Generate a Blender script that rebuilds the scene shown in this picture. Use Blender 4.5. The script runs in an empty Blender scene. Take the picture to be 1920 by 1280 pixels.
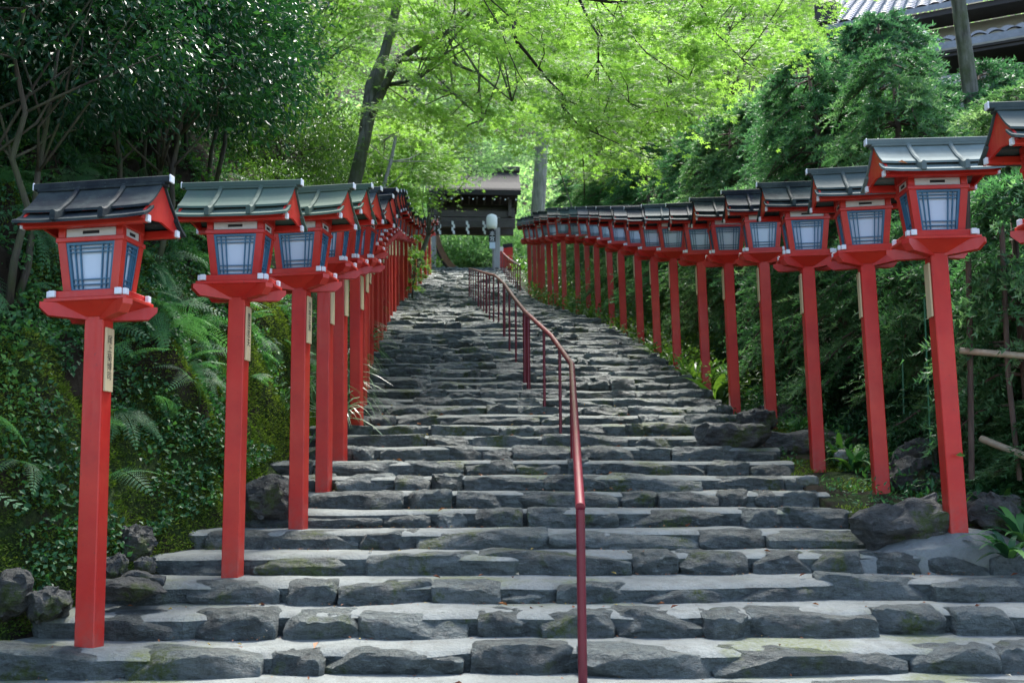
import bpy, math, random
import numpy as np
from mathutils import Vector, Matrix
PI = math.pi
rng = np.random.default_rng(11)
random.seed(5)
SC = bpy.context.scene
COL = SC.collection
F = 1867.0
PITCH = math.radians(7.63)
CP, SP = math.cos(PITCH), math.sin(PITCH)
E = 1.6                                     # eye height above the landing at the foot of the stairs

def ray(u, v):
    a = (u - 960.0) / F; b = (640.0 - v) / F; c = CP - b * SP
    return a / c, (SP + b * CP) / c
def at(u, v, d):
    rx, rz = ray(u, v)
    return np.array([rx * d, d, E + rz * d])

# ------------------------------------------------------------------ numpy helpers
def _hash(ix, iy, iz):
    h = (ix * 374761393 + iy * 668265263 + iz * 1274126177) & 0xFFFFFFFF
    h = ((h ^ (h >> 13)) * 1274126177) & 0xFFFFFFFF
    return ((h ^ (h >> 16)) & 0xFFFF) / 65535.0
def vnoise(p):
    p = np.asarray(p, float)
    i = np.floor(p).astype(np.int64); f = p - i; u = f * f * (3 - 2 * f)
    r = 0
    for dx in (0, 1):
        for dy in (0, 1):
            for dz in (0, 1):
                w = (u[:, 0] if dx else 1 - u[:, 0]) * (u[:, 1] if dy else 1 - u[:, 1]) * (u[:, 2] if dz else 1 - u[:, 2])
                r = r + w * _hash(i[:, 0] + dx, i[:, 1] + dy, i[:, 2] + dz)
    return r * 2 - 1
def fbm(p, o=3):
    p = np.asarray(p, float); r = 0; a = 1.0
    for k in range(o):
        r = r + a * vnoise(p + 17.3 * k); p = p * 2.03; a *= .5
    return r
def unit(v):
    return v / np.maximum(np.linalg.norm(v, axis=-1, keepdims=True), 1e-9)
def rand_unit(n):
    return unit(rng.normal(size=(n, 3)))

# ------------------------------------------------------------------ mesh helpers
def mesh_np(name, V, faces, mats, rnd=None, mi=None, smooth=False, sharp=None):
    """faces: (m,k) int array of equal polygons."""
    V = np.ascontiguousarray(V, np.float32); faces = np.ascontiguousarray(faces, np.int32)
    me = bpy.data.meshes.new(name)
    m, k = faces.shape
    me.vertices.add(len(V)); me.vertices.foreach_set('co', V.ravel())
    me.loops.add(m * k); me.loops.foreach_set('vertex_index', faces.ravel())
    me.polygons.add(m)
    me.polygons.foreach_set('loop_start', np.arange(0, m * k, k, dtype=np.int32))
    try: me.polygons.foreach_set('loop_total', np.full(m, k, np.int32))
    except Exception: pass
    if mi is not None: me.polygons.foreach_set('material_index', np.asarray(mi, np.int32))
    me.polygons.foreach_set('use_smooth', np.full(m, bool(smooth)))
    for x in (mats if isinstance(mats, (list, tuple)) else [mats]): me.materials.append(x)
    if rnd is not None:
        at_ = me.attributes.new('rnd', 'FLOAT', 'FACE'); at_.data.foreach_set('value', np.asarray(rnd, np.float32))
    me.update(calc_edges=True)
    if sharp: me.set_sharp_from_angle(angle=sharp)
    return me
def link(name, me, parent=None):
    o = bpy.data.objects.new(name, me); COL.objects.link(o)
    if parent is not None: o.parent = parent
    return o
def tag(o, label=None, cat=None, group=None, kind=None):
    if label: o['label'] = label
    if cat: o['category'] = cat
    if group: o['group'] = group
    if kind: o['kind'] = kind
    return o
def empty(name, loc=(0, 0, 0), rot=(0, 0, 0)):
    o = bpy.data.objects.new(name, None); COL.objects.link(o)
    o.location = [float(x) for x in loc]; o.rotation_euler = rot; o.empty_display_size = .1
    return o
KIDS = {}
def copy_tree(o, parent=None):
    c = o.copy(); COL.objects.link(c)
    if parent is not None: c.parent = parent
    for ch in list(o.children): copy_tree(ch, c)
    return c

class MB:
    """collects polygons, then builds one mesh"""
    def __init__(s): s.v = []; s.f = []; s.m = []; s.r = []
    def add(s, V, Fc, mi=0, r=.5):
        b = len(s.v); s.v.extend([tuple(float(y) for y in x) for x in V])
        for f in Fc: s.f.append(tuple(b + i for i in f)); s.m.append(mi); s.r.append(r)
    def hexa(s, P, mi=0):        # P: 4 bottom + 4 top, both counter-clockwise seen from above
        s.add(P, [(3, 2, 1, 0), (4, 5, 6, 7), (0, 1, 5, 4), (1, 2, 6, 5), (2, 3, 7, 6), (3, 0, 4, 7)], mi)
    def box(s, c, d, mi=0, ch=.004, R=None):
        hx, hy, hz = d[0] / 2, d[1] / 2, d[2] / 2
        ch = min(ch, hx * .6, hy * .6, hz * .6)
        V = []; idx = {}
        for sx in (-1, 1):
            for sy in (-1, 1):
                for sz in (-1, 1):
                    for ax in range(3):
                        p = [sx * hx, sy * hy, sz * hz]
                        for b in range(3):
                            if b != ax: p[b] -= (sx, sy, sz)[b] * ch
                        idx[(sx, sy, sz, ax)] = len(V); V.append(p)
        Fc = []
        S = (-1, 1)
        for ax in range(3):
            o = [b for b in range(3) if b != ax]
            for sg in S:
                q = []
                for (p1, p2) in ((-1, -1), (1, -1), (1, 1), (-1, 1)):
                    k = [0, 0, 0]; k[ax] = sg; k[o[0]] = p1; k[o[1]] = p2
                    q.append(idx[(k[0], k[1], k[2], ax)])
                Fc.append(q)
        for ax in range(3):      # edges along ax
            o = [b for b in range(3) if b != ax]
            for p1 in S:
                for p2 in S:
                    q = []
                    for (sg, a2) in ((-1, o[0]), (1, o[0]), (1, o[1]), (-1, o[1])):
                        k = [0, 0, 0]; k[ax] = sg; k[o[0]] = p1; k[o[1]] = p2
                        q.append(idx[(k[0], k[1], k[2], a2)])
                    Fc.append(q)
        for sx in S:
            for sy in S:
                for sz in S: Fc.append([idx[(sx, sy, sz, a)] for a in range(3)])
        V = np.array(V)
        ctr = V.mean(0)
        out = []
        for q in Fc:
            P = V[q]; n = np.cross(P[1] - P[0], P[2] - P[0])
            if np.dot(n, P.mean(0) - ctr) < 0: q = q[::-1]
            out.append(q)
        if R is not None: V = V @ np.array(R).T
        s.add(V + np.array(c), out, mi)
    def tube(s, pts, rad, n=8, mi=0, cap=True, r=.5):
        pts = np.array(pts, float); k = len(pts)
        rad = np.full(k, rad, float) if np.isscalar(rad) else np.array(rad, float)
        V = []; ref = None
        for i in range(k):
            t = pts[min(i + 1, k - 1)] - pts[max(i - 1, 0)]; t = t / max(np.linalg.norm(t), 1e-9)
            if ref is None: ref = np.array([1., 0, 0]) if abs(t[0]) < .8 else np.array([0, 1., 0])
            a = ref - t * np.dot(ref, t); a /= np.linalg.norm(a); ref = a
            b = np.cross(t, a)
            for j in range(n):
                w = 2 * PI * j / n
                V.append(pts[i] + rad[i] * (math.cos(w) * a + math.sin(w) * b))
        Fc = []
        for i in range(k - 1):
            for j in range(n):
                j2 = (j + 1) % n
                Fc.append((i * n + j, i * n + j2, (i + 1) * n + j2, (i + 1) * n + j))
        if cap: Fc.append(tuple(range(n))[::-1]); Fc.append(tuple((k - 1) * n + j for j in range(n)))
        s.add(V, Fc, mi, r)
    def mesh(s, name, mats, smooth=False, sharp=None):
        me = bpy.data.meshes.new(name); me.from_pydata(s.v, [], s.f)
        for x in (mats if isinstance(mats, (list, tuple)) else [mats]): me.materials.append(x)
        me.polygons.foreach_set('material_index', np.array(s.m, np.int32))
        me.polygons.foreach_set('use_smooth', np.full(len(s.f), bool(smooth)))
        a = me.attributes.new('rnd', 'FLOAT', 'FACE'); a.data.foreach_set('value', np.array(s.r, np.float32))
        me.update()
        if sharp: me.set_sharp_from_angle(angle=sharp)
        return me
    def build(s, name, mats, parent=None, **k): return link(name, s.mesh(name, mats, **k), parent)

# ------------------------------------------------------------------ materials
def newmat(name):
    m = bpy.data.materials.new(name); m.use_nodes = True
    nt = m.node_tree; nt.nodes.clear()
    out = nt.nodes.new('ShaderNodeOutputMaterial')
    b = nt.nodes.new('ShaderNodeBsdfPrincipled'); nt.links.new(b.outputs[0], out.inputs[0])
    return m, nt, b, out
def N(nt, t, **k):
    n = nt.nodes.new(t)
    for a, v in k.items():
        if hasattr(n, a): setattr(n, a, v)
        else: n.inputs[a.replace('_', ' ')].default_value = v
    return n
def ramp(nt, fac, stops):
    r = nt.nodes.new('ShaderNodeValToRGB')
    el = r.color_ramp.elements
    while len(el) < len(stops): el.new(.5)
    for e, (p, c) in zip(el, stops): e.position = p; e.color = (*c, 1)
    nt.links.new(fac, r.inputs[0]); return r.outputs[0]
def noise(nt, scale, detail=4, coord='Object', rough=.6, sx=None, own=False):
    tc = nt.nodes.new('ShaderNodeTexCoord'); src = tc.outputs[coord]
    if sx:
        mp = nt.nodes.new('ShaderNodeMapping'); mp.inputs['Scale'].default_value = sx
        nt.links.new(src, mp.inputs[0]); src = mp.outputs[0]
    n = nt.nodes.new('ShaderNodeTexNoise'); n.inputs['Scale'].default_value = scale
    n.inputs['Detail'].default_value = detail; n.inputs['Roughness'].default_value = rough
    nt.links.new(src, n.inputs['Vector'])
    if own:
        n.noise_dimensions = '4D'; oi = nt.nodes.new('ShaderNodeObjectInfo'); k = nt.nodes.new('ShaderNodeMath'); k.operation = 'MULTIPLY'; k.inputs[1].default_value = 60
        nt.links.new(oi.outputs['Random'], k.inputs[0]); nt.links.new(k.outputs[0], n.inputs['W'])
    return n.outputs['Fac']
def mixc(nt, fac, a, b):
    m = nt.nodes.new('ShaderNodeMix'); m.data_type = 'RGBA'
    for sock, val in ((m.inputs['Factor'], fac), (m.inputs[6], a), (m.inputs[7], b)):
        if isinstance(val, (tuple, list)): sock.default_value = (*val, 1)
        elif isinstance(val, (int, float)): sock.default_value = val
        else: nt.links.new(val, sock)
    return m.outputs[2]
def bump(nt, bsdf, h, strength=.3, dist=.02):
    b = nt.nodes.new('ShaderNodeBump'); b.inputs['Strength'].default_value = strength; b.inputs['Distance'].default_value = dist
    nt.links.new(h, b.inputs['Height']); nt.links.new(b.outputs[0], bsdf.inputs['Normal']); return b
def maprange(nt, v, a, b, c=0., d=1.):
    m = nt.nodes.new('ShaderNodeMapRange'); m.inputs[1].default_value = a; m.inputs[2].default_value = b
    m.inputs[3].default_value = c; m.inputs[4].default_value = d
    nt.links.new(v, m.inputs[0]); return m.outputs[0]
def attr(nt, name='rnd'):
    a = nt.nodes.new('ShaderNodeAttribute'); a.attribute_name = name; return a.outputs['Fac']

def simple(name, col, rough=.6, var=.25, scale=6, bmp=0., spec=.5, metal=0., sx=None):
    m, nt, b, o = newmat(name)
    n = noise(nt, scale, 5, sx=sx)
    c = ramp(nt, n, [(.25, tuple(x * (1 - var) for x in col)), (.75, tuple(min(1, x * (1 + var)) for x in col))])
    nt.links.new(c, b.inputs['Base Color'])
    b.inputs['Roughness'].default_value = rough; b.inputs['Metallic'].default_value = metal
    b.inputs['Specular IOR Level'].default_value = spec
    if bmp: bump(nt, b, noise(nt, scale * 4, 5, sx=sx), bmp, .01)
    return m
def leafmat(name, stops, rough=.45, trans=.35, tcol=(1.5, 1.6, .8), spec=.5):
    m, nt, b, out = newmat(name)
    c = ramp(nt, attr(nt), stops)
    nt.links.new(c, b.inputs['Base Color']); b.inputs['Roughness'].default_value = rough
    b.inputs['Specular IOR Level'].default_value = spec
    t = nt.nodes.new('ShaderNodeBsdfTranslucent')
    mul = nt.nodes.new('ShaderNodeMix'); mul.data_type = 'RGBA'; mul.blend_type = 'MULTIPLY'; mul.clamp_result = False
    mul.inputs['Factor'].default_value = 1; nt.links.new(c, mul.inputs[6]); mul.inputs[7].default_value = (*tcol, 1)
    nt.links.new(mul.outputs[2], t.inputs[0])
    mx = nt.nodes.new('ShaderNodeMixShader'); mx.inputs[0].default_value = trans
    nt.links.new(b.outputs[0], mx.inputs[1]); nt.links.new(t.outputs[0], mx.inputs[2]); nt.links.new(mx.outputs[0], out.inputs[0])
    return m

def red_paint():
    m, nt, b, o = newmat('red_lacquer')
    n = noise(nt, 3.5, 5, own=True); n2 = noise(nt, 30, 3, sx=(1, 1, .15), own=True)
    c = ramp(nt, n, [(.3, (.42, .013, .010)), (.7, (.58, .021, .013))])
    c = mixc(nt, maprange(nt, noise(nt, 1.3, 6, rough=.7, own=True), .42, .7, 0, .55), c, (.64, .07, .03))
    c = mixc(nt, maprange(nt, noise(nt, 50, 4, own=True), .62, .72, 0, .6), c, (.20, .03, .025))
    tc = nt.nodes.new('ShaderNodeTexCoord'); sep = nt.nodes.new('ShaderNodeSeparateXYZ'); nt.links.new(tc.outputs['Object'], sep.inputs[0])
    foot = maprange(nt, sep.outputs[2], .32, -.02)
    mm = nt.nodes.new('ShaderNodeMath'); mm.operation = 'MULTIPLY'; nt.links.new(foot, mm.inputs[0]); nt.links.new(maprange(nt, noise(nt, 14, 5), .35, .8, 0, .8), mm.inputs[1])
    c = mixc(nt, mm.outputs[0], c, (.30, .10, .08))
    nt.links.new(c, b.inputs['Base Color'])
    nt.links.new(maprange(nt, n2, .3, .7, .34, .52), b.inputs['Roughness'])
    bump(nt, b, n2, .12, .004)
    return m
def roof_metal():
    m, nt, b, o = newmat('lantern_roof_metal')
    oi = nt.nodes.new('ShaderNodeObjectInfo')
    n = noise(nt, 6, 6, own=True); n2 = noise(nt, 60, 2, own=True)
    c = mixc(nt, maprange(nt, n, .42, .7, 0, .55), oi.outputs['Color'], (.075, .095, .085))
    c = mixc(nt, maprange(nt, n2, .62, .75, 0, .35), c, (.15, .18, .16))
    nt.links.new(c, b.inputs['Base Color']); b.inputs['Roughness'].default_value = .72
    b.inputs['Specular IOR Level'].default_value = .14
    bump(nt, b, n2, .08, .003)
    return m
def stone_mat(name, lo, hi, moss=.25, tan=(.20, .17, .13)):
    m, nt, b, o = newmat(name)
    n = noise(nt, 6, 9, rough=.72); n2 = noise(nt, 26, 6, rough=.75); n3 = noise(nt, 1.6, 3); n4 = noise(nt, 11, 6, rough=.7, sx=(1, 1, 2.6))
    c = ramp(nt, n, [(.34, lo), (.5, tuple(a * .55 + c_ * .45 for a, c_ in zip(lo, hi))), (.66, hi)])
    c = mixc(nt, maprange(nt, attr(nt), .25, 1, 0, .65), c, tuple(x * 1.35 for x in hi))
    c = mixc(nt, maprange(nt, noise(nt, 14, 8, rough=.8), .5, .62, 0, .6), c, tuple(x * .35 for x in hi))
    c = mixc(nt, maprange(nt, n3, .5, .72, 0, .4), c, tan)
    c = mixc(nt, maprange(nt, n4, .57, .70, 0, .65), c, tuple(x * 2.0 for x in hi))          # pale veins and lichen
    c = mixc(nt, maprange(nt, n4, .45, .32, 0, .7), c, tuple(x * .5 for x in lo))             # dark cracks and grime
    geo = nt.nodes.new('ShaderNodeNewGeometry')
    wn = nt.nodes.new('ShaderNodeMath'); wn.operation = 'MULTIPLY'; nt.links.new(maprange(nt, geo.outputs['Pointiness'], .53, .62, 0, .7), wn.inputs[0]); nt.links.new(maprange(nt, n2, .35, .6), wn.inputs[1])
    c = mixc(nt, wn.outputs[0], c, tuple(x * 2.2 for x in hi))                                # paler on convex edges, broken up by noise
    ms = nt.nodes.new('ShaderNodeMath'); ms.operation = 'MULTIPLY'
    nt.links.new(maprange(nt, noise(nt, 2.6, 5), .55, .65), ms.inputs[0]); nt.links.new(maprange(nt, n2, .38, .58, 0, moss * 2.2), ms.inputs[1])
    c = mixc(nt, ms.outputs[0], c, (.06, .085, .018))
    nt.links.new(c, b.inputs['Base Color']); nt.links.new(maprange(nt, n2, .3, .7, .45, .8), b.inputs['Roughness'])
    w = nt.nodes.new('ShaderNodeTexVoronoi'); w.feature = 'F1'; w.inputs['Scale'].default_value = 8
    tc = nt.nodes.new('ShaderNodeTexCoord'); mp = nt.nodes.new('ShaderNodeMapping'); mp.inputs['Scale'].default_value = (1, 1, 2.4)
    nt.links.new(tc.outputs['Object'], mp.inputs[0]); nt.links.new(mp.outputs[0], w.inputs['Vector'])
    h = w.outputs['Distance']
    for extra in (n2, n, n4):
        ad = nt.nodes.new('ShaderNodeMath'); ad.operation = 'ADD'; nt.links.new(h, ad.inputs[0]); nt.links.new(extra, ad.inputs[1]); h = ad.outputs[0]
    bump(nt, b, h, 1.0, .05)
    return m
def mortar_mat():
    m, nt, b, o = newmat('tread_mortar')
    n = noise(nt, 3, 6); n2 = noise(nt, 40, 4)
    c = ramp(nt, n, [(.3, (.125, .14, .13)), (.7, (.235, .255, .235))])
    c = mixc(nt, maprange(nt, n2, .35, .75, 0, .5), c, (.17, .175, .17))
    c = mixc(nt, maprange(nt, noise(nt, 9, 6, rough=.75), .48, .66, 0, .75), c, (.11, .115, .10))
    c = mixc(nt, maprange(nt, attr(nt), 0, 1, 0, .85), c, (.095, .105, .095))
    ms = nt.nodes.new('ShaderNodeMath'); ms.operation = 'MULTIPLY'
    nt.links.new(maprange(nt, noise(nt, 1.3, 4), .54, .66), ms.inputs[0]); nt.links.new(maprange(nt, n2, .3, .62, 0, .9), ms.inputs[1])
    c = mixc(nt, ms.outputs[0], c, (.10, .12, .03))
    nt.links.new(c, b.inputs['Base Color']); b.inputs['Roughness'].default_value = .8
    bump(nt, b, n2, .6, .02)
    return m
def soil_mat():
    m, nt, b, o = newmat('bank_soil')
    n = noise(nt, 4, 7, rough=.7); n2 = noise(nt, 45, 5, rough=.8); nm = noise(nt, 1.1, 4)
    c = ramp(nt, n, [(.3, (.012, .010, .007)), (.6, (.045, .034, .022)), (.8, (.08, .07, .05))])
    g = ramp(nt, n2, [(.34, (.010, .022, .006)), (.5, (.030, .058, .014)), (.66, (.085, .13, .028))])
    ma = nt.nodes.new('ShaderNodeMath'); ma.operation = 'ADD'; nt.links.new(attr(nt, 'moss'), ma.inputs[0]); nt.links.new(maprange(nt, nm, .3, .7, -.5, .5), ma.inputs[1])
    c = mixc(nt, maprange(nt, ma.outputs[0], .35, .6), c, g)
    nt.links.new(c, b.inputs['Base Color']); b.inputs['Roughness'].default_value = .95; b.inputs['Specular IOR Level'].default_value = .2
    bump(nt, b, n2, .9, .05)
    return m
def bark_mat(name, lo, hi, moss=0.):
    m, nt, b, o = newmat(name)
    n = noise(nt, 7, 6, sx=(2, 2, .35)); n2 = noise(nt, 2.5, 4)
    c = ramp(nt, n, [(.3, lo), (.7, hi)])
    if moss: c = mixc(nt, maprange(nt, n2, .42, .62, 0, moss), c, (.05, .07, .015))
    nt.links.new(c, b.inputs['Base Color']); b.inputs['Roughness'].default_value = .9
    bump(nt, b, n, .8, .03)
    return m

M = {}
M['red'] = red_paint()
M['roof'] = roof_metal()
M['white'] = simple('white_paint_and_glint', (.72, .73, .75), .5, .08)
M['cream'] = simple('panel_paint', (.60, .60, .57), .6, .1)
M['black'] = simple('black_slot', (.012, .012, .014), .7)
M['blue'] = simple('blue_lattice_paint', (.045, .14, .225), .45, .2, 12)
M['paper'] = simple('window_paper', (.56, .64, .74), .55, .06, 5)
M['board'] = simple('pale_wood', (.56, .43, .24), .6, .18, 8, sx=(12, 12, .6))
M['ink'] = simple('black_ink', (.01, .01, .01), .6)
M['rail'] = simple('maroon_rail_paint', (.15, .010, .022), .34, .2, 8, .05)
M['rustrail'] = simple('worn_rail_paint', (.30, .07, .05), .45, .3, 8, .05)
M['stone'] = stone_mat('step_stone', (.020, .027, .026), (.125, .148, .140), .6, (.14, .14, .11))
M['rock'] = stone_mat('boulder_stone', (.018, .020, .019), (.10, .105, .098), .9)
M['mortar'] = mortar_mat()
M['soil'] = soil_mat()
M['bark'] = bark_mat('dark_bark', (.02, .017, .013), (.09, .075, .055), .6)
M['mossbark'] = bark_mat('mossy_bark', (.05, .047, .035), (.20, .195, .16), .8)
M['palebark'] = bark_mat('pale_bark', (.16, .15, .13), (.40, .38, .35), .25)
M['branch'] = bark_mat('thin_branch', (.010, .009, .007), (.04, .034, .027))
M['cedarbark'] = bark_mat('cedar_bark', (.045, .03, .022), (.14, .10, .075))
M['bamboo'] = simple('bamboo_pole', (.36, .30, .20), .4, .25, 5, sx=(3, 3, 3))
M['greenstake'] = simple('green_stake', (.03, .17, .08), .4, .15)
M['evergreen'] = leafmat('evergreen_leaf', [(0, (.005, .026, .012)), (.55, (.014, .062, .024)), (.9, (.04, .13, .03)), (1, (.12, .26, .03))], .34, .24, spec=.28)
M['shrub'] = leafmat('shrub_leaf', [(0, (.03, .08, .02)), (.6, (.07, .15, .03)), (1, (.16, .28, .05))], .42, .35)
M['maple'] = leafmat('maple_leaf', [(0, (.11, .22, .045)), (.5, (.18, .31, .065)), (1, (.27, .40, .10))], .5, .55, (1.6, 1.75, 1.1), .3)
M['maplefar'] = leafmat('far_maple_leaf', [(0, (.10, .22, .085)), (.5, (.17, .31, .13)), (1, (.28, .42, .19))], .55, .5, (1.6, 1.7, 1.2), .3)
M['forest'] = leafmat('forest_leaf', [(0, (.07, .16, .06)), (.5, (.16, .29, .11)), (1, (.30, .43, .19))], .55, .5, (1.6, 1.7, 1.15), .3)  # greens paled towards mint so the colour carries distant haze
M['cedar'] = leafmat('cedar_needle', [(0, (.014, .065, .030)), (.6, (.050, .165, .066)), (1, (.15, .32, .12))], .5, .4, (1.3, 1.6, 1.0), .35)
nt = M['cedar'].node_tree
oi = nt.nodes.new('ShaderNodeObjectInfo'); hs = nt.nodes.new('ShaderNodeHueSaturation')
rp_ = next(n for n in nt.nodes if n.type == 'VALTORGB'); pb = next(n for n in nt.nodes if n.type == 'BSDF_PRINCIPLED'); mx_ = next(n for n in nt.nodes if n.type == 'MIX')
nt.links.new(maprange(nt, oi.outputs['Random'], 0, 1, .43, .52), hs.inputs['Hue']); nt.links.new(maprange(nt, oi.outputs['Random'], 0, 1, 1.35, .95), hs.inputs['Value']); hs.inputs['Saturation'].default_value = .85
nt.links.new(rp_.outputs[0], hs.inputs['Color']); nt.links.new(hs.outputs[0], pb.inputs['Base Color']); nt.links.new(hs.outputs[0], mx_.inputs[6])
M['fern'] = leafmat('fern_frond', [(0, (.035, .13, .055)), (.6, (.085, .25, .11)), (1, (.18, .38, .15))], .5, .45)
M['blade'] = leafmat('long_blade', [(0, (.05, .13, .05)), (.6, (.12, .22, .10)), (1, (.25, .33, .20))], .3, .3, (1.2, 1.4, .9), .6)
M['broad'] = leafmat('broad_leaf', [(0, (.014, .06, .028)), (.6, (.042, .14, .05)), (1, (.13, .30, .06))], .5, .28, spec=.3)
M['moss'] = leafmat('moss_tuft', [(0, (.025, .055, .010)), (.5, (.085, .145, .024)), (1, (.24, .31, .06))], .9, .3, spec=.1)
M['litter'] = leafmat('fallen_leaf', [(0, (.16, .045, .02)), (.5, (.35, .14, .05)), (.8, (.48, .36, .10)), (1, (.5, .45, .35))], .6, .1, (1, 1, 1), .3)
M['gatewood'] = simple('weathered_timber', (.06, .05, .042), .7, .35, 5, .2, sx=(1, 1, 4))
M['greypost'] = simple('grey_timber', (.30, .29, .29), .7, .2, 5, .2, sx=(4, 4, .5))
M['barkroof'] = simple('cypress_bark_roof', (.016, .013, .011), .85, .4, 9, .5)
M['brownwood'] = simple('brown_timber', (.22, .13, .075), .6, .3, 5, .1)
M['plaster'] = simple('house_plaster', (.48, .46, .42), .8, .1, 2)
M['darkwood'] = simple('house_timber', (.035, .028, .025), .7, .3, 4)
M['tile'] = simple('grey_roof_tile', (.22, .23, .25), .4, .3, 6, .1)

# ------------------------------------------------------------------ course of the stairs
STEPS = []                                   # (front depth, back depth, height, riser)
for i in range(-3, 28): STEPS.append((6.0 + .5 * i, 6.5 + .5 * i, E - 1.02 + .145 * i, .145))
d0, z0 = 20.0, E + 2.895
for i in range(23): z0 += .1393; STEPS.append((d0, d0 + .6304, z0, .1393)); d0 += .6304
for i in range(33): z0 += .1435; STEPS.append((d0, d0 + .5303, z0, .1435)); d0 += .5303
TOPD, TOPZ = d0, z0
_sd = [-40, 4.5] + [s[0] + .25 for s in STEPS] + [TOPD + .1, 400]
_sz = [0, 0] + [s[2] for s in STEPS] + [TOPZ, TOPZ]
def Gs(d): return np.interp(d, _sd, _sz)      # smoothed slope of the stairs
def Gstep(d):
    z = 0.
    for s in STEPS:
        if d >= s[0]: z = s[2]
    return z
def xl(d): return np.interp(d, [4, 5.5, 6.2, 7.5, 8.5, 11, 13, 16, 20, 25, 30, 40, 52], [-3.6, -3.15, -2.95, -2.5, -2.2, -2.1, -2.15, -2.5, -2.9, -3.3, -3.6, -4.0, -4.1])
def xr(d): return np.interp(d, [4, 6, 7.2, 7.9, 8.1, 8.7, 10.5, 12.5, 16.8, 21, 26, 31, 36, 45, 52], [4.8, 4.5, 4.3, 4.2, 2.95, 2.85, 2.82, 2.8, 2.45, 2.0, 1.5, .9, .58, 0., -.3])
def skew(d): return np.interp(d, [5, 20, 52], [.015, .045, .07])
def xc(d): return (xl(d) + xr(d)) / 2

# ------------------------------------------------------------------ rocks
_cg = {}
def cubegrid(nx, ny, nz):
    if (nx, ny, nz) in _cg: return _cg[(nx, ny, nz)]
    idx = {}; P = []; Q = []
    def vid(i, j, k):
        if (i, j, k) not in idx: idx[(i, j, k)] = len(P); P.append((2 * i / nx - 1, 2 * j / ny - 1, 2 * k / nz - 1))
        return idx[(i, j, k)]
    for i in range(nx):
        for j in range(ny):
            Q.append((vid(i, j, 0), vid(i, j + 1, 0), vid(i + 1, j + 1, 0), vid(i + 1, j, 0)))
            Q.append((vid(i, j, nz), vid(i + 1, j, nz), vid(i + 1, j + 1, nz), vid(i, j + 1, nz)))
    for i in range(nx):
        for k in range(nz):
            Q.append((vid(i, 0, k), vid(i + 1, 0, k), vid(i + 1, 0, k + 1), vid(i, 0, k + 1)))
            Q.append((vid(i, ny, k), vid(i, ny, k + 1), vid(i + 1, ny, k + 1), vid(i + 1, ny, k)))
    for j in range(ny):
        for k in range(nz):
            Q.append((vid(0, j, k), vid(0, j, k + 1), vid(0, j + 1, k + 1), vid(0, j + 1, k)))
            Q.append((vid(nx, j, k), vid(nx, j + 1, k), vid(nx, j + 1, k + 1), vid(nx, j, k + 1)))
    _cg[(nx, ny, nz)] = (np.array(P), np.array(Q)); return _cg[(nx, ny, nz)]
def rock(dim, res=(10, 6, 6), k=5., cuts=8, cut=(.72, .95), nz=.05, bias=None):
    P, Q = cubegrid(*res)
    P = P.copy()
    mx = np.abs(P).max(1, keepdims=True); nk = (np.abs(P) ** k).sum(1, keepdims=True) ** (1 / k)
    P = P * mx / nk
    for _ in range(cuts):
        n = rand_unit(1)[0]
        if bias is not None: n = unit(n + np.array(bias))
        h = (P @ n).max() * rng.uniform(*cut)
        s = P @ n - h
        P = P - np.outer(np.maximum(s, 0), n)
    P = P * (np.array(dim) / 2)
    off = rng.uniform(-50, 50, 3); sc = 1.0 / max(dim) * 3.2
    nn = np.stack([vnoise(P * sc * 2 + off + 9 * q) for q in range(3)], 1) + .5 * np.stack([vnoise(P * sc * 5 + off + 9 * q) for q in range(3)], 1)
    return P + nn * nz * min(dim), Q
def rotz(P, a):
    c, s = math.cos(a), math.sin(a); return P @ np.array([[c, s, 0], [-s, c, 0], [0, 0, 1]])

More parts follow.
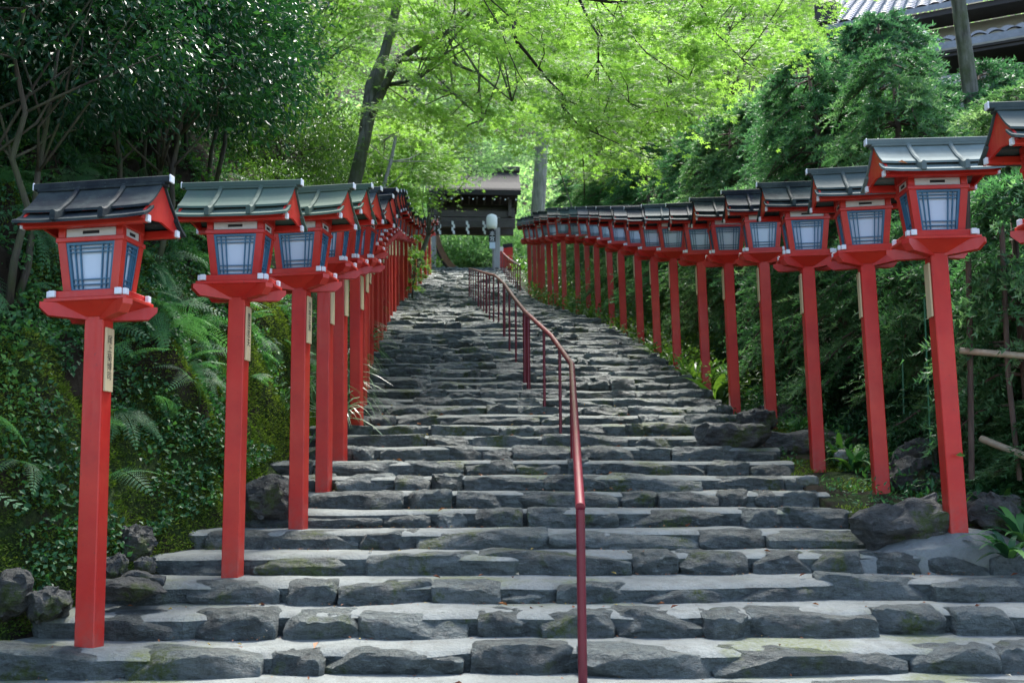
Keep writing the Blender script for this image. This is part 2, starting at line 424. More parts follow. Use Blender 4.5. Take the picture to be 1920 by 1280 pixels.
# ------------------------------------------------------------------ stone stairs: one part per step
stairs = empty('stone_stairs', (0, 6, 0))
tag(stairs, 'long rough stone stairway climbing between the two rows of red lanterns', 'stairs', kind='structure')
def make_step(df, db, z, riser, idx):
    dm = (df + db) / 2; far = dm > 14; vfar = dm > 26
    a, b = float(xl(dm)), float(xr(dm)); c0 = (a + b) / 2; k = float(skew(dm))
    V = []; Q = []; mi = []; rn = []
    off = rng.uniform(-99, 99)
    def wave(x):      # the line of a step wanders: forwards or backwards, up or down
        x = np.atleast_1d(np.asarray(x, float)); o = np.full_like(x, off)
        return .075 * vnoise(np.stack([x * .8, o, 0 * x], 1)), .020 * vnoise(np.stack([x * .7, o + 31, 0 * x], 1))
    # mortar tread with its own ragged front
    nx = 90 if not far else (34 if not vfar else 14)
    xs = np.linspace(a - .30, b + .05, nx + 1)
    ov = db - df + .16
    ys = np.array([0, .035, .09, .2, .45, .7, 1.0]) * ov
    wy, wz = wave(xs)
    grid = []
    fr = .075 * fbm(np.stack([xs * 4.2, np.full_like(xs, off), xs * 0], 1))
    for j, y in enumerate(ys):
        f = 1 - y / ov
        yy = df + y + k * (xs - c0) + .085 + (fr + wy) * f
        zz = z + wz * f + .014 * fbm(np.stack([xs * 1.7, yy * 3, np.full_like(xs, off)], 1)) * min(1, .3 + 2 * y / ov) - (.038, .022, .009, 0, 0, 0, 0)[j]
        grid.append(np.stack([xs, yy, zz], 1))
    low = grid[0].copy(); low[:, 2] = z - riser - .06; low[:, 1] += .02
    G_ = np.concatenate([low[None], np.array(grid)], 0)
    nj = len(G_)
    V.append(G_.reshape(-1, 3))
    for j in range(nj - 1):
        for i in range(nx):
            Q.append((j * (nx + 1) + i, j * (nx + 1) + i + 1, (j + 1) * (nx + 1) + i + 1, (j + 1) * (nx + 1) + i))
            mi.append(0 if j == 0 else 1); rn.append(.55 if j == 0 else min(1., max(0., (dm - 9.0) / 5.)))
    base = nj * (nx + 1)
    # facing stones
    x = a - rng.uniform(0, .2)
    while x < b - .12:
        w = float(np.clip(rng.lognormal(-.52, .45), .16, 1.2))
        if far: w = float(np.clip(rng.lognormal(-.62, .5), .16, 1.25))
        if x + w > b - .1: w = max(b - x, .18)
        gap = rng.uniform(-.015, .012) if rng.random() < .88 else rng.uniform(.03, .10)
        full = rng.random() > .12
        h = riser * (rng.uniform(.95, 1.08) if full else rng.uniform(.66, .86)) + .05
        dp = rng.uniform(.22, .38) if not far else rng.uniform(.25, .55)
        res = (20, 6, 8) if not far else ((10, 4, 5) if not vfar else (6, 3, 3))
        P, q = rock((w - gap, dp, h), res, rng.uniform(9, 18), 14 if not far else 8, (.72, .99), .055, bias=(0, -1.0, .45))
        P = rotz(P, rng.normal(0, .06) + math.atan(k))
        cx = x + w / 2
        wy_, wz_ = wave(cx)
        P[:, 2] += .035 * rng.normal() * P[:, 0]
        cz = z - riser - .05 + h / 2 + rng.uniform(-.008, .014) + wz_[0] + (rng.normal(0, .024) if far else 0)
        cy = df + dp / 2 - rng.uniform(-.01, .05) + k * (cx - c0) + wy_[0] - (rng.uniform(0, .08) if far else 0)
        V.append(P + np.array([cx, cy, cz])); r = rng.random()
        for f in q: Q.append(tuple(int(t) + base for t in f)); mi.append(0); rn.append(r)
        base += len(P); x += w
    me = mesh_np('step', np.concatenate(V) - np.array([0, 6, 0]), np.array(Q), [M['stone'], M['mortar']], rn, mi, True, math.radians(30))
    return link('step', me, stairs)
for i, s in enumerate(STEPS): make_step(*s, i)

# ------------------------------------------------------------------ terrain
RB = [(7.23, 1793, 992), (8.6, 1653, 928), (9.85, 1534, 877), (11.7, 1447, 808), (12.75, 1379, 783), (14.05, 1326, 752), (15.4, 1272, 723), (16.5, 1235, 703),
      (18.1, 1203, 675), (19.4, 1171, 656), (21.4, 1149, 630), (22.7, 1123, 617), (24.4, 1105, 601), (25.1, 1085, 597), (26.1, 1059, 590), (27.6, 1044, 584),
      (28.4, 1032, 581), (30.4, 1019, 575), (31.4, 1012, 572), (33.6, 1004, 562), (34.6, 994, 560)]
KR = 1.05
RPOS = [np.array([3.58 * KR, 6.2 * KR, E - .5 * KR])] + [at(u, v, d * KR * (1.03 if d < 8 else 1)) for d, u, v in RB]
_rd = [4, 5.5, 6.9] + [p[1] for p in RPOS[1:]] + [52, 60]
_rz = [0, .2, .85] + [p[2] for p in RPOS[1:]] + [TOPZ, TOPZ]
def zr(d): return np.interp(d, _rd, _rz)

def profL(t): return np.interp(t, [0, .12, .3, .6, 1.0, 1.5, 2.2, 3, 5, 8, 15, 45], [-.06, .03, .33, .95, 1.6, 2.25, 2.9, 3.5, 5.2, 8., 15., 42.])
def bankL(d, t):
    d = np.asarray(d, float); t = np.asarray(t, float)
    base = np.where(t < .4, Gs(d - .2), Gs(d))
    p = np.stack([t * 1.0 + 3, d, 0 * d], 1)
    z = base + profL(t) + np.minimum(t * 1.2, 1.) * (.34 * fbm(p * 1.1) + .16 * fbm(p * 3.6)) + np.minimum(t * 2, 1) * .055 * fbm(p * 11)
    x = xl(d) - .12 - t + np.minimum(t * 1.5, 1.) * .22 * fbm(p * 1.7 + 40)
    return np.stack([x, d, z], 1)
def grid_mesh(name, D, T, fn, mat, moss=None):
    dd, tt = np.meshgrid(D, T, indexing='ij')
    V = fn(dd.ravel(), tt.ravel()); n = len(T)
    i, j = np.meshgrid(np.arange(len(D) - 1), np.arange(n - 1), indexing='ij')
    a = (i * n + j).ravel(); Q = np.stack([a, a + 1, a + n + 1, a + n], 1)
    me = mesh_np(name, V, Q, mat, smooth=True)
    if moss is not None:
        at_ = me.attributes.new('moss', 'FLOAT', 'POINT'); at_.data.foreach_set('value', moss(dd.ravel(), tt.ravel()).astype(np.float32))
    return me
DL = np.concatenate([np.arange(3.5, 14, .055), np.arange(14, 30, .2), np.arange(30, 66, .8)])
TL = np.concatenate([np.arange(0, 3, .05), np.geomspace(3, 46, 28)])
mossL = lambda d, t: np.interp(t, [0, .2, .8, 1.5, 2.2], [.25, .72, .55, .1, -.2])
tag(link('mossy_bank', grid_mesh('mossy_bank', DL, TL, bankL, M['soil'], mossL)), 'steep dark mossy bank rising beside the stairs', kind='structure')
def landR(d, t):
    d = np.asarray(d, float); t = np.asarray(t, float)
    p = np.stack([t + 7, d, 0 * d + 3], 1)
    rim = np.interp(t, [0, .35, 1.0, 1.6, 2.5, 6, 14, 60], [-.05, 0., -.02, -.12, -.3, -.5, -.6, -.5])
    z = zr(d + .25 * 0) + rim * np.interp(d, [5, 9, 20], [.4, 1, 1.6]) + .05 * fbm(p * 1.7) * np.minimum(t * 3, 1)
    z = z - np.where(t < 0, 1.3, 0.)
    return np.stack([xr(d) - .05 + t, d, z], 1)
DR = np.concatenate([np.arange(4.0, 16, .12), np.arange(16, 64, .5)])
TR = np.concatenate([[-.003], np.arange(0, 3, .08), np.geomspace(3, 60, 24)])
mossR = lambda d, t: np.interp(t, [0, .6, 1.2, 3], [.35, .55, .35, .1])
tag(link('side_ground', grid_mesh('side_ground', DR, TR, landR, M['soil'], mossR)), 'dark planted ground on the lantern side of the stairs', kind='structure')
def plane(name, x0, x1, y0, y1, z, mat, n=2):
    xs = np.linspace(x0, x1, n); ys = np.linspace(y0, y1, n)
    gx, gy = np.meshgrid(xs, ys, indexing='ij'); V = np.stack([gx.ravel(), gy.ravel(), np.full(n * n, z)], 1)
    Q = [(i * n + j, (i + 1) * n + j, (i + 1) * n + j + 1, i * n + j + 1) for i in range(n - 1) for j in range(n - 1)]
    return link(name, mesh_np(name, V, np.array(Q), mat))
tag(plane('ground', -400, 400, -400, 600, -.03, M['soil']), kind='structure')
tag(plane('landing', -4.2, 6, -8, 4.7, 0.0, M['mortar'], 12), kind='structure')
def hill(d, x):
    x = x + 0.
    z = TOPZ - .08 + np.interp(d, [51, 57, 64, 90, 170], [0, 0, 1.5, 20, 80]) + np.abs(x) * .0 + np.interp(d, [51, 60], [0, 1.]) * fbm(np.stack([x * .08, d * .08, d * 0], 1)) * 2.
    return np.stack([x, d, z], 1)
tag(link('hillside', grid_mesh('hillside', np.linspace(51.5, 170, 50), np.linspace(-130, 130, 60), hill, M['soil'], lambda d, t: d * 0 + .3)), kind='structure')

# ------------------------------------------------------------------ lanterns
def W(P00, P10, P01, P11, s, t, off=0.):
    p = (1 - s) * (1 - t) * P00 + s * (1 - t) * P10 + (1 - s) * t * P01 + s * t * P11
    n = np.cross(P10 - P00, P01 - P00); n = n / np.linalg.norm(n)
    return p + n * off
def bar(mb, c4, s0, s1, t0, t1, o0, o1, mi=0):
    a = [W(*c4, s0, t0, o0), W(*c4, s1, t0, o0), W(*c4, s1, t1, o0), W(*c4, s0, t1, o0)]
    b = [W(*c4, s0, t0, o1), W(*c4, s1, t0, o1), W(*c4, s1, t1, o1), W(*c4, s0, t1, o1)]
    mb.hexa(a + b, mi)
BT, TT = .112, .135          # half depth at the bottom and at the top of the lamp housing
BW, TW = .180, .215
ZB, ZT = 2.155, 2.47
def make_lantern(side):
    root = empty('lantern')
    m = MB(); m.box((0, 0, .85), (.126, .126, 2.42), ch=.006); m.build('post', M['red'], root)
    # name board on the face turned to the stairs
    m = MB(); m.box((side * .0725, 0, 1.735), (.014, .094, .40), ch=.002); m.build('name_board', M['board'], root)
    ang = math.atan2(.18, .27)
    for sg in (1, -1):
        m = MB(); L = .345
        prof = [(-L, .055), (-L + .05, .006), (-.06, -.012), (.06, -.012), (L - .05, .006), (L, .055), (L, .088), (-L, .088)]
        hw = .032; z_off = 1.995 + (.0015 if sg > 0 else 0)
        Rm = np.array([[math.cos(sg * ang), -math.sin(sg * ang)], [math.sin(sg * ang), math.cos(sg * ang)]])
        V = []
        for y in (-hw, hw):
            for x, z in prof:
                q = Rm @ np.array([x, y]); V.append((q[0], q[1], z + z_off - (0 if z > .08 else 0)))
        n = len(prof)
        Fc = [tuple(range(n)), tuple(range(2 * n - 1, n - 1, -1))] + [(i, i + n, (i + 1) % n + n, (i + 1) % n) for i in range(n)]
        m.add(V, Fc); m.build('bracket_arm', M['red'], root)
    # tray with a hollow pyramid underside
    m = MB(); m.box((0, 0, 2.0975), (.54, .36, .022), ch=.003)
    a, b = .255, .168
    m.hexa([np.array(p) for p in ((-.075, -.075, 2.005), (.075, -.075, 2.005), (.075, .075, 2.005), (-.075, .075, 2.005), (-a, -b, 2.086), (a, -b, 2.086), (a, b, 2.086), (-a, b, 2.086))])
    m.build('tray', M['red'], root)
    m = MB(); sw, sd = .215, .145
    for sy in (-1, 1): m.box((0, sy * sd, 2.132), (2 * sw + .05, .034, .046))
    for sx in (-1, 1): m.box((sx * sw, 0, 2.1335), (.034, 2 * sd + .045, .047))
    m.box((0, 0, 2.128), (2 * sw - .034, 2 * sd - .034, .036))
    sill = m.build('sill', M['red'], root)
    for sx in (-1, 1):
        for sy in (-1, 1):
            m = MB(); m.box((sx * sw, sy * (sd + .030), 2.135), (.040, .024, .042), ch=.003)
            m.box((sx * (sw + .034), sy * sd, 2.135), (.024, .040, .0415), ch=.003)
            m.build('end_cap', M['white'], sill)
    # housing: corner posts and rings
    m = MB(); pw = .052
    for sx in (-1, 1):
        for sy in (-1, 1):
            def q(hx, hy, z):
                x0, x1 = sorted((sx * hx, sx * (hx - pw))); y0, y1 = sorted((sy * hy, sy * (hy - pw)))
                return [np.array(p) for p in ((x0, y0, z), (x1, y0, z), (x1, y1, z), (x0, y1, z))]
            m.hexa(q(BW, BT, ZB) + q(TW, TT, ZT))
    for z, hh, ex in ((2.483, .030, .010), (2.596, .075, .004)):
        for sy in (-1, 1): m.box((0, sy * (TT + ex - .02), z), (2 * (TW + ex), .04, hh))
        for sx in (-1, 1): m.box((sx * (TW + ex - .02), 0, z + .001), (.04, 2 * (TT + ex) - .081, hh))
    for sx in (-1, 1):
        for sy in (-1, 1): m.box((sx * (TW - .024), sy * (TT - .024), 2.53), (.048, .048, .066))
    m.box((0, 0, 2.66), (.20, .16, .20))
    m.build('housing', M['red'], root)
    for fx, fy in ((0, -1), (0, 1), (1, 0), (-1, 0)):
        m = MB()
        if fy: m.box((0, fy * (TT - .014), 2.529), (2 * TW - .10, .012, .058)); m.box((0, fy * (TT - .0075), 2.529), (.11, .004, .020), 1, ch=.001)
        else: m.box((fx * (TW - .014), 0, 2.529), (.012, 2 * TT - .10, .058)); m.box((fx * (TW - .0075), 0, 2.529), (.004, .07, .020), 1, ch=.001)
        m.build('vent_panel', [M['cream'], M['black']], root)
        # window lattice
        g = .052
        if fy:
            c = [(fy * -1 * -(BW - g), fy * BT, ZB), (fy * -1 * (BW - g), fy * BT, ZB), (fy * -1 * -(TW - g), fy * TT, ZT - .003), (fy * -1 * (TW - g), fy * TT, ZT - .003)]
        else:
            c = [(fx * BW, -fx * (BT - g), ZB), (fx * BW, fx * (BT - g), ZB), (fx * TW, -fx * (TT - g), ZT - .003), (fx * TW, fx * (TT - g), ZT - .003)]
        c4 = [np.array(p, float) for p in c]
        if fy: c4 = [c4[1], c4[0], c4[3], c4[2]] if np.cross(c4[1] - c4[0], c4[2] - c4[0])[1] * fy < 0 else c4
        m = MB(); fw = .055 if fy else .085
        bar(m, c4, 0, fw, 0, 1, -.030, -.006); bar(m, c4, 1 - fw, 1, 0, 1, -.030, -.006)
        bar(m, c4, fw, 1 - fw, 0, .055, -.030, -.0065); bar(m, c4, fw, 1 - fw, .945, 1, -.030, -.0065)
        bw = .0115 if fy else .019
        for s in ((.155, .265) if fy else (.18, .30)):
            for ss in (s, 1 - s): bar(m, c4, ss - bw, ss + bw, .055, .945, -.026, -.011)
        for t in (.145, .25, .80, .88): bar(m, c4, fw, 1 - fw, t - .0105, t + .0105, -.0255, -.0125)
        wdw = m.build('window', M['blue'], root)
        m = MB(); bar(m, c4, .01, .99, .01, .99, -.036, -.0305); m.build('paper_pane', M['paper'], wdw)
    # roof in two tiers
    up = [(0, 2.872), (.05, 2.808), (.10, 2.752), (.15, 2.705), (.205, 2.664)]
    lo = [(.165, 2.655), (.205, 2.622), (.245, 2.597), (.290, 2.578)]
    m = MB()
    def slab(pr, th, xa, xb, sy, lift):
        V = []; nx = 9
        for i in range(nx):
            s = i / (nx - 1) * 2 - 1; x = xa if s < 0 else xb; dx = abs(s) * x
            for o in (0, -th):
                for y, z in pr: V.append((math.copysign(dx, s) if s else 0, sy * y, z + o + lift * abs(s) ** 4))
        k = len(pr); st = 2 * k; Fc = []
        for i in range(nx - 1):
            for j in range(k - 1):
                t0 = i * st + j
                f = (t0, t0 + 1, t0 + st + 1, t0 + st); Fc.append(f if sy < 0 else f[::-1])
                t1 = t0 + k; f = (t1, t1 + st, t1 + st + 1, t1 + 1); Fc.append(f if sy < 0 else f[::-1])
            e = i * st + k - 1; f = (e, e + k, e + st + k, e + st); Fc.append(f if sy < 0 else f[::-1])
            e = i * st; f = (e, e + st, e + st + k, e + k); Fc.append(f if sy < 0 else f[::-1])
        for i in (0, nx - 1):
            for j in range(k - 1):
                t0 = i * st + j; f = (t0, t0 + k, t0 + k + 1, t0 + 1); Fc.append(f if (i == 0) == (sy < 0) else f[::-1])
        m.add(V, Fc)
    for sy in (-1, 1): slab(up, .016, .415, .415, sy, .008); slab(lo, .018, .430, .430, sy, .012)
    roof = m.build('roof', M['roof'], root)
    m = MB(); m.box((0, 0, 2.877), (.925, .062, .046), ch=.006); m.box((0, 0, 2.846), (.86, .08, .02), ch=.004)
    for sx in (-1, 1): m.box((sx * .463, 0, 2.880), (.012, .058, .050), 1, ch=.004)  # white end faces put the glint off the ridge into the colour
    m.build('ridge', [M['roof'], M['white']], roof)
    for rx in (-.155, .155):
        m = MB()
        for sy in (-1, 1):
            pr = [(.02, 2.862), (.05, 2.818), (.10, 2.762), (.15, 2.715), (.205, 2.674), (.245, 2.640), (.28, 2.622), (.306, 2.620)]
            pts = [(rx, sy * y, z) for y, z in pr]
            V = []
            for (x, y, z) in pts:
                for dx, dz in ((-.017, -.05), (-.017, .006), (-.008, .016), (.008, .016), (.017, .006), (.017, -.05)): V.append((x + dx, y, z + dz))
            Fc = []
            for i in range(len(pts) - 1):
                for j in range(6):
                    j2 = (j + 1) % 6; f = (i * 6 + j, i * 6 + j2, i * 6 + 6 + j2, i * 6 + 6 + j); Fc.append(f[::-1] if sy < 0 else f)
            e = (len(pts) - 1) * 6; f = tuple(e + j for j in range(6)); Fc.append(f if sy > 0 else f[::-1])
            m.add(V, Fc)
        m.build('roof_rib', M['roof'], roof)
    for sx in (-1, 1):
        m = MB()
        P = [(0, 2.85), (-.10, 2.733), (-.20, 2.643), (-.275, 2.561), (-.17, 2.575), (0, 2.60), (.17, 2.575), (.275, 2.561), (.20, 2.643), (.10, 2.733)]
        x0, x1 = (sx * .385, sx * .402)
        V = [(x0, y, z) for y, z in P] + [(x1, y, z) for y, z in P]; n = len(P)
        m.add(V, [tuple(range(n)) if sx < 0 else tuple(range(n))[::-1], tuple(range(n, 2 * n)) if sx > 0 else tuple(range(n, 2 * n))[::-1]] + [(i, (i + 1) % n, (i + 1) % n + n, i + n) for i in range(n)])
        m.build('gable_board', M['red'], root)
    for y, z in ((-.20, 2.573), (.20, 2.573)):
        m = MB(); m.box((0, y, z), (.80, .045, .05))
        for sx in (-1, 1): m.box((sx * .411, y, z), (.020, .040, .045), 1, ch=.003)
        m.build('eave_beam', [M['red'], M['white']], root)
    return root

def lettering(text, parent, x, z0, size, yaw):
    par = []
    cu = bpy.data.curves.new('lettering', 'FONT'); cu.body = '\n'.join(text); cu.size = size; cu.align_x = 'CENTER'; cu.extrude = .0004; cu.space_line = .98
    tmp = bpy.data.objects.new('tmp_text', cu); COL.objects.link(tmp)
    dg = bpy.context.evaluated_depsgraph_get(); dg.update()
    me = bpy.data.meshes.new_from_object(tmp.evaluated_get(dg)); me.name = 'lettering'
    bpy.data.objects.remove(tmp)
    me.materials.clear(); me.materials.append(M['ink'])
    o = link('lettering', me, parent)
    o.rotation_euler = (PI / 2, 0, yaw); o.location = (x, -.004, z0)
    return o

ORD = ['first', 'second', 'third', 'fourth', 'fifth', 'sixth', 'seventh', 'eighth', 'ninth', 'tenth', 'eleventh', 'twelfth', 'thirteenth', 'fourteenth', 'fifteenth',
       'sixteenth', 'seventeenth', 'eighteenth', 'nineteenth', 'twentieth', 'twenty-first', 'twenty-second', 'twenty-third']
DARK, GREEN, GREY = (.018, .023, .030), (.085, .135, .095), (.055, .070, .075)
LB = [(6.2, 167, 1210), (7.36, 436, 1072), (8.34, 559, 990), (9.42, 607, 912), (10.35, 637, 869), (11.6, 669, 826)]
LPOS = [at(u, v, d) for d, u, v in LB]
for d, u in [(12.7, 677), (13.9, 683), (15.5, 690), (16.9, 701), (18.0, 709), (19.2, 716), (21, 723), (22.7, 728), (25, 735), (27.5, 741), (30, 751), (32.5, 758), (35, 766), (37.5, 776), (40, 785), (43, 795), (46, 803)]:
    x = (u - 960) / F * d; LPOS.append(np.array([x, d, float(Gs(d)) - .05]))
LROOF = [DARK, GREEN, GREEN, GREEN, GREY, DARK] + [DARK] * 20
RROOF = [GREY, GREEN, GREY, DARK, DARK, DARK, DARK, GREY, DARK, GREY, DARK, DARK, GREY, GREY, GREY, GREY] + [DARK] * 3 + [GREY] * 6
RROOF[1] = (.17, .20, .165)
def cname(c): return 'dark roofed' if c == DARK else ('grey roofed' if c == GREY else 'green-grey roofed')
LANT = {}
for side, POS, ROOF, where in ((1, LPOS, LROOF, 'mossy bank'), (-1, RPOS, RROOF, 'cedar trees')):
    proto = make_lantern(side); protoL = []
    for i, p in enumerate(POS):
        o = proto if i == 0 else copy_tree(proto)
        protoL.append(o)
    for i, p in enumerate(POS):
        o = protoL[i]; o.location = [float(x) for x in p]
        yaw = math.radians(-10 if side > 0 else -4) + rng.normal(0, .018)
        if side > 0 and i > 6: yaw = math.radians(-5) + rng.normal(0, .03)
        if side < 0 and i == 2: yaw = math.radians(-8)
        o.scale = (KR * (1.03 if i == 1 else 1),) * 3 if side < 0 else (1, 1, 1)
        o.rotation_euler = (rng.normal(0, .010), -.018 + rng.normal(0, .005), yaw + rng.normal(0, .02))
        col = ROOF[i]; col = tuple(c * rng.uniform(.85, 1.15) for c in col)
        for ch in o.children:
            if ch.name.startswith('roof'):
                ch.color = (*col, 1)
                for g in ch.children: g.color = (*[c * .8 for c in col], 1)
        tag(o, f'{cname(ROOF[i])} red wooden lantern in the row beside the {where}, {ORD[i]} counting uphill', 'lantern', f'red lanterns in the row beside the {where}')
        LANT[(side, i)] = o
def kid(o, n): return next(c for c in o.children if c.name.split('.')[0] == n)
for i, tx in enumerate(['尾上菊博司', '豊田若夫', '宮本正恵']):
    b = kid(LANT[(1, i)], 'name_board')
    lettering(tx, b, .0800, 1.735 + .40 / 2 - .095 if len(tx) == 5 else 1.735 + .40 / 2 - .10, .058 if len(tx) == 5 else .064, PI / 2)

# ------------------------------------------------------------------ hand rails
def railing(name, P, posts, label, hgt, r_rail=.029, r_post=.026, mat=None, r_thin=.017):
    root = empty(name, (P[0][0], P[0][1], P[0][2] - hgt)); org = np.array(root.location)
    m = MB(); m.tube(np.array(P) - org, r_rail, 12); m.build('rail', mat or M['rail'], root, smooth=True, sharp=math.radians(40))
    Py = [p[1] for p in P]
    for d, thick in posts:
        x = np.interp(d, Py, [p[0] for p in P]); z = np.interp(d, Py, [p[2] for p in P])
        m = MB(); r = r_post if thick else r_thin
        m.tube([np.array([x, d, z - .012]) - org, np.array([x + .006, d, float(Gstep(d)) - .06]) - org], r, 10)
        m.build('post' if thick else 'baluster', M['rail'], root, smooth=True, sharp=math.radians(40))
    return tag(root, label, 'handrail')
def rp(u, d, h=1.04): 
    z = float(Gs(d)) + h; t = (z - E) / d
    b = (t * CP - SP) / (CP + t * SP); c = CP - b * SP
    return np.array([(u - 960) / F / c * d, d, z])
RAIL = [at(1088, 951, 5.78), at(1072, 683, 10.3), rp(1034, 11.9), rp(984, 14.3), rp(962, 16.3), rp(945, 18.6), rp(928, 21), rp(912, 23.6), rp(897, 28), rp(880, 34.2)]
railing('handrail', RAIL, [(5.78, 1), (10.3, 1), (11.2, 0), (12.5, 0), (13.95, 1), (14.35, 1), (15.8, 0), (17.2, 0), (18.6, 1), (20, 0), (21.4, 0), (22.6, 0), (23.6, 1), (25, 0), (26.5, 0), (28, 1), (29.6, 0), (31.2, 0), (32.8, 0), (34.2, 1)],
        'maroon painted metal handrail running up the middle of the stone stairs', 1.04)
R2 = [rp(975, 37, 1.0), rp(966, 39, 1.0), rp(955, 42, 1.0), rp(946, 46, 1.0), rp(940, 50, 1.0)]
railing('handrail', R2, [(37, 1), (38, 0), (39, 0), (40, 0), (41, 0), (42, 0), (43.2, 0), (44.6, 0), (46, 0), (47.5, 0), (49.9, 1)], 'short red railing with close bars beside the upper stairs near the gate', 1.0, r_thin=.022)

# ------------------------------------------------------------------ foliage generators
def kites(P, A, Nn, L, Wd, fold=.12):
    """one leaf = two triangles folded on the midrib"""
    P = np.asarray(P); n = len(P); L = np.broadcast_to(np.asarray(L, float).reshape(-1, 1), (n, 1)); Wd = np.broadcast_to(np.asarray(Wd, float).reshape(-1, 1), (n, 1))
    A = unit(A); S = unit(np.cross(Nn, A)); Nn = np.cross(A, S)
    mid = P + A * L * .45
    V = np.stack([P, mid + S * Wd / 2 + Nn * Wd * fold, P + A * L - Nn * L * .10, mid - S * Wd / 2 + Nn * Wd * fold], 1).reshape(-1, 3)
    b = np.arange(n) * 4
    T = np.stack([np.stack([b, b + 1, b + 2], 1), np.stack([b, b + 2, b + 3], 1)], 1).reshape(-1, 3)
    return V, T, 2
def stars(P, A, Nn, L):
    """five-lobed leaf = five slim triangles"""
    n = len(P); L = np.broadcast_to(np.asarray(L, float).reshape(-1, 1), (n, 1))
    A = unit(A); S = unit(np.cross(Nn, A)); out = []
    Nn = np.cross(A, S)
    for ang, ln in ((-1.75, .55), (-.88, .85), (0, 1.), (.88, .85), (1.75, .55)):
        d = A * math.cos(ang) + S * math.sin(ang); s = S * math.cos(ang) - A * math.sin(ang)
        out += [P + d * L * .12 - s * L * .16, P + d * L * .12 + s * L * .16, P + d * L * ln - Nn * L * .12]
    V = np.stack(out, 1).reshape(-1, 3)
    T = np.arange(len(V)).reshape(-1, 3)
    return V, T, 5
def leafmesh(name, gen, mat, rnd):
    V, T, k = gen
    return mesh_np(name, V, T, mat, np.repeat(rnd, k))
def trunk_mesh(name, paths, mat, n=9):
    m = MB()
    for pts, rad in paths: m.tube(pts, rad, n)
    return m.mesh(name, mat, smooth=True)
def wob(p0, p1, k, amp):
    p0, p1 = np.array(p0, float), np.array(p1, float)
    t = np.linspace(0, 1, k)[:, None]; P = p0 + (p1 - p0) * t
    P[1:-1] += rng.normal(0, amp, (k - 2, 3)); return P

# ---- broad evergreen trees and shrubs
def broad_crown(R, ncl, nl, L, mat, name='crown', low=-.6, wr=.42):
    R = np.array(R, float)
    C = rand_unit(ncl) * (rng.uniform(.45, 1.0, (ncl, 1)) ** .6)
    C = C[C[:, 2] > low]; C[:, :] *= 1 + .25 * fbm(C * 1.8 + 5)[:, None]
    out = unit(C); C = C * R
    k = len(C)
    base = np.repeat(C, nl, 0); o = np.repeat(out, nl, 0); n = len(base)
    P = base + rng.normal(0, 1, (n, 3)) * np.array([.17, .17, .085]) * np.repeat(rng.uniform(.7, 1.5, k), nl)[:, None]
    A = unit(o * .7 + rand_unit(n) * .8 + np.array([0, 0, -.25]))
    Nn = unit(np.array([0, 0, 1.]) + .9 * rand_unit(n) + .4 * o)
    Ls = L * rng.uniform(.6, 1.25, n)
    r = np.clip(np.repeat(rng.beta(2, 3, k), nl) * .6 + rng.uniform(0, .45, n) + (rng.random(n) > .97) * .3, 0, 1)
    return leafmesh(name, kites(P, A, Nn, Ls, Ls * wr), mat, r), C
def broad_tree_meshes(H, R, ncl, nl, L, mat, bark, stem=.07):
    crown, C = broad_crown(R, ncl, nl, L, mat)
    cz = H
    paths = []
    nst = 3
    for s in range(nst):
        a = rng.uniform(0, 2 * PI); top = np.array([math.cos(a) * R[0] * .3, math.sin(a) * R[1] * .3, cz - .1 * R[2]])
        P = wob((math.cos(a) * .08, math.sin(a) * .08, -.4), top, 7, .05); paths.append((P, np.linspace(stem, stem * .45, 7)))
    for c in C[rng.choice(len(C), min(26, len(C)), replace=False)]:
        s = paths[rng.integers(nst)][0]; q = s[rng.integers(3, 7)]
        paths.append((wob(q, c * .93 + np.array([0, 0, cz]), 5, .06), np.linspace(stem * .38, .006, 5)))
    return crown, trunk_mesh('trunk', paths, bark, 7)
def place_tree(crown, trunk, H, loc, rz, sc, label, group, name='evergreen_tree', cat='tree'):
    o = empty(name, loc, (0, 0, rz)); o.scale = (sc, sc, sc)
    c = link('crown', crown, o); c.location = (0, 0, H)
    link('trunk', trunk, o)
    return tag(o, label, cat, group)
def bankpt(d, t): return bankL(np.array([d]), np.array([t]))[0]

EV = [(*broad_tree_meshes(2.3, (1.75, 1.6, 1.35), 380, 44, .10, M['evergreen'], M['bark'], .04), 2.3), (*broad_tree_meshes(2.6, (1.5, 1.7, 1.5), 380, 44, .095, M['evergreen'], M['bark'], .04), 2.6)]
for i, (d, t, sc, k) in enumerate([(6.3, 2.6, .8, 0), (7.6, 1.5, .80, 1), (8.6, 2.9, 1., 0), (9.8, 1.6, .9, 1), (10.4, 3.4, 1.05, 1), (11.6, 2.0, .95, 0), (12.8, 3.6, 1.1, 0), (13.6, 2.0, .95, 1), (15.5, 2.8, 1.1, 0),
                                   (15.0, 5.2, 1.4, 1), (11.6, 5.6, 1.4, 0), (8.4, 5.0, 1.3, 1), (18.0, 3.6, 1.25, 1), (18.5, 6.5, 1.6, 0), (21.5, 4.6, 1.4, 0), (6.6, 4.6, 1.2, 0)]):
    p = bankpt(d, t); c, tr, H = EV[k]
    place_tree(c, tr, H, p - np.array([0, 0, .1]), rng.uniform(0, 6.28), sc, 'glossy dark evergreen tree growing on the mossy bank above the lanterns', 'evergreen trees on the bank')

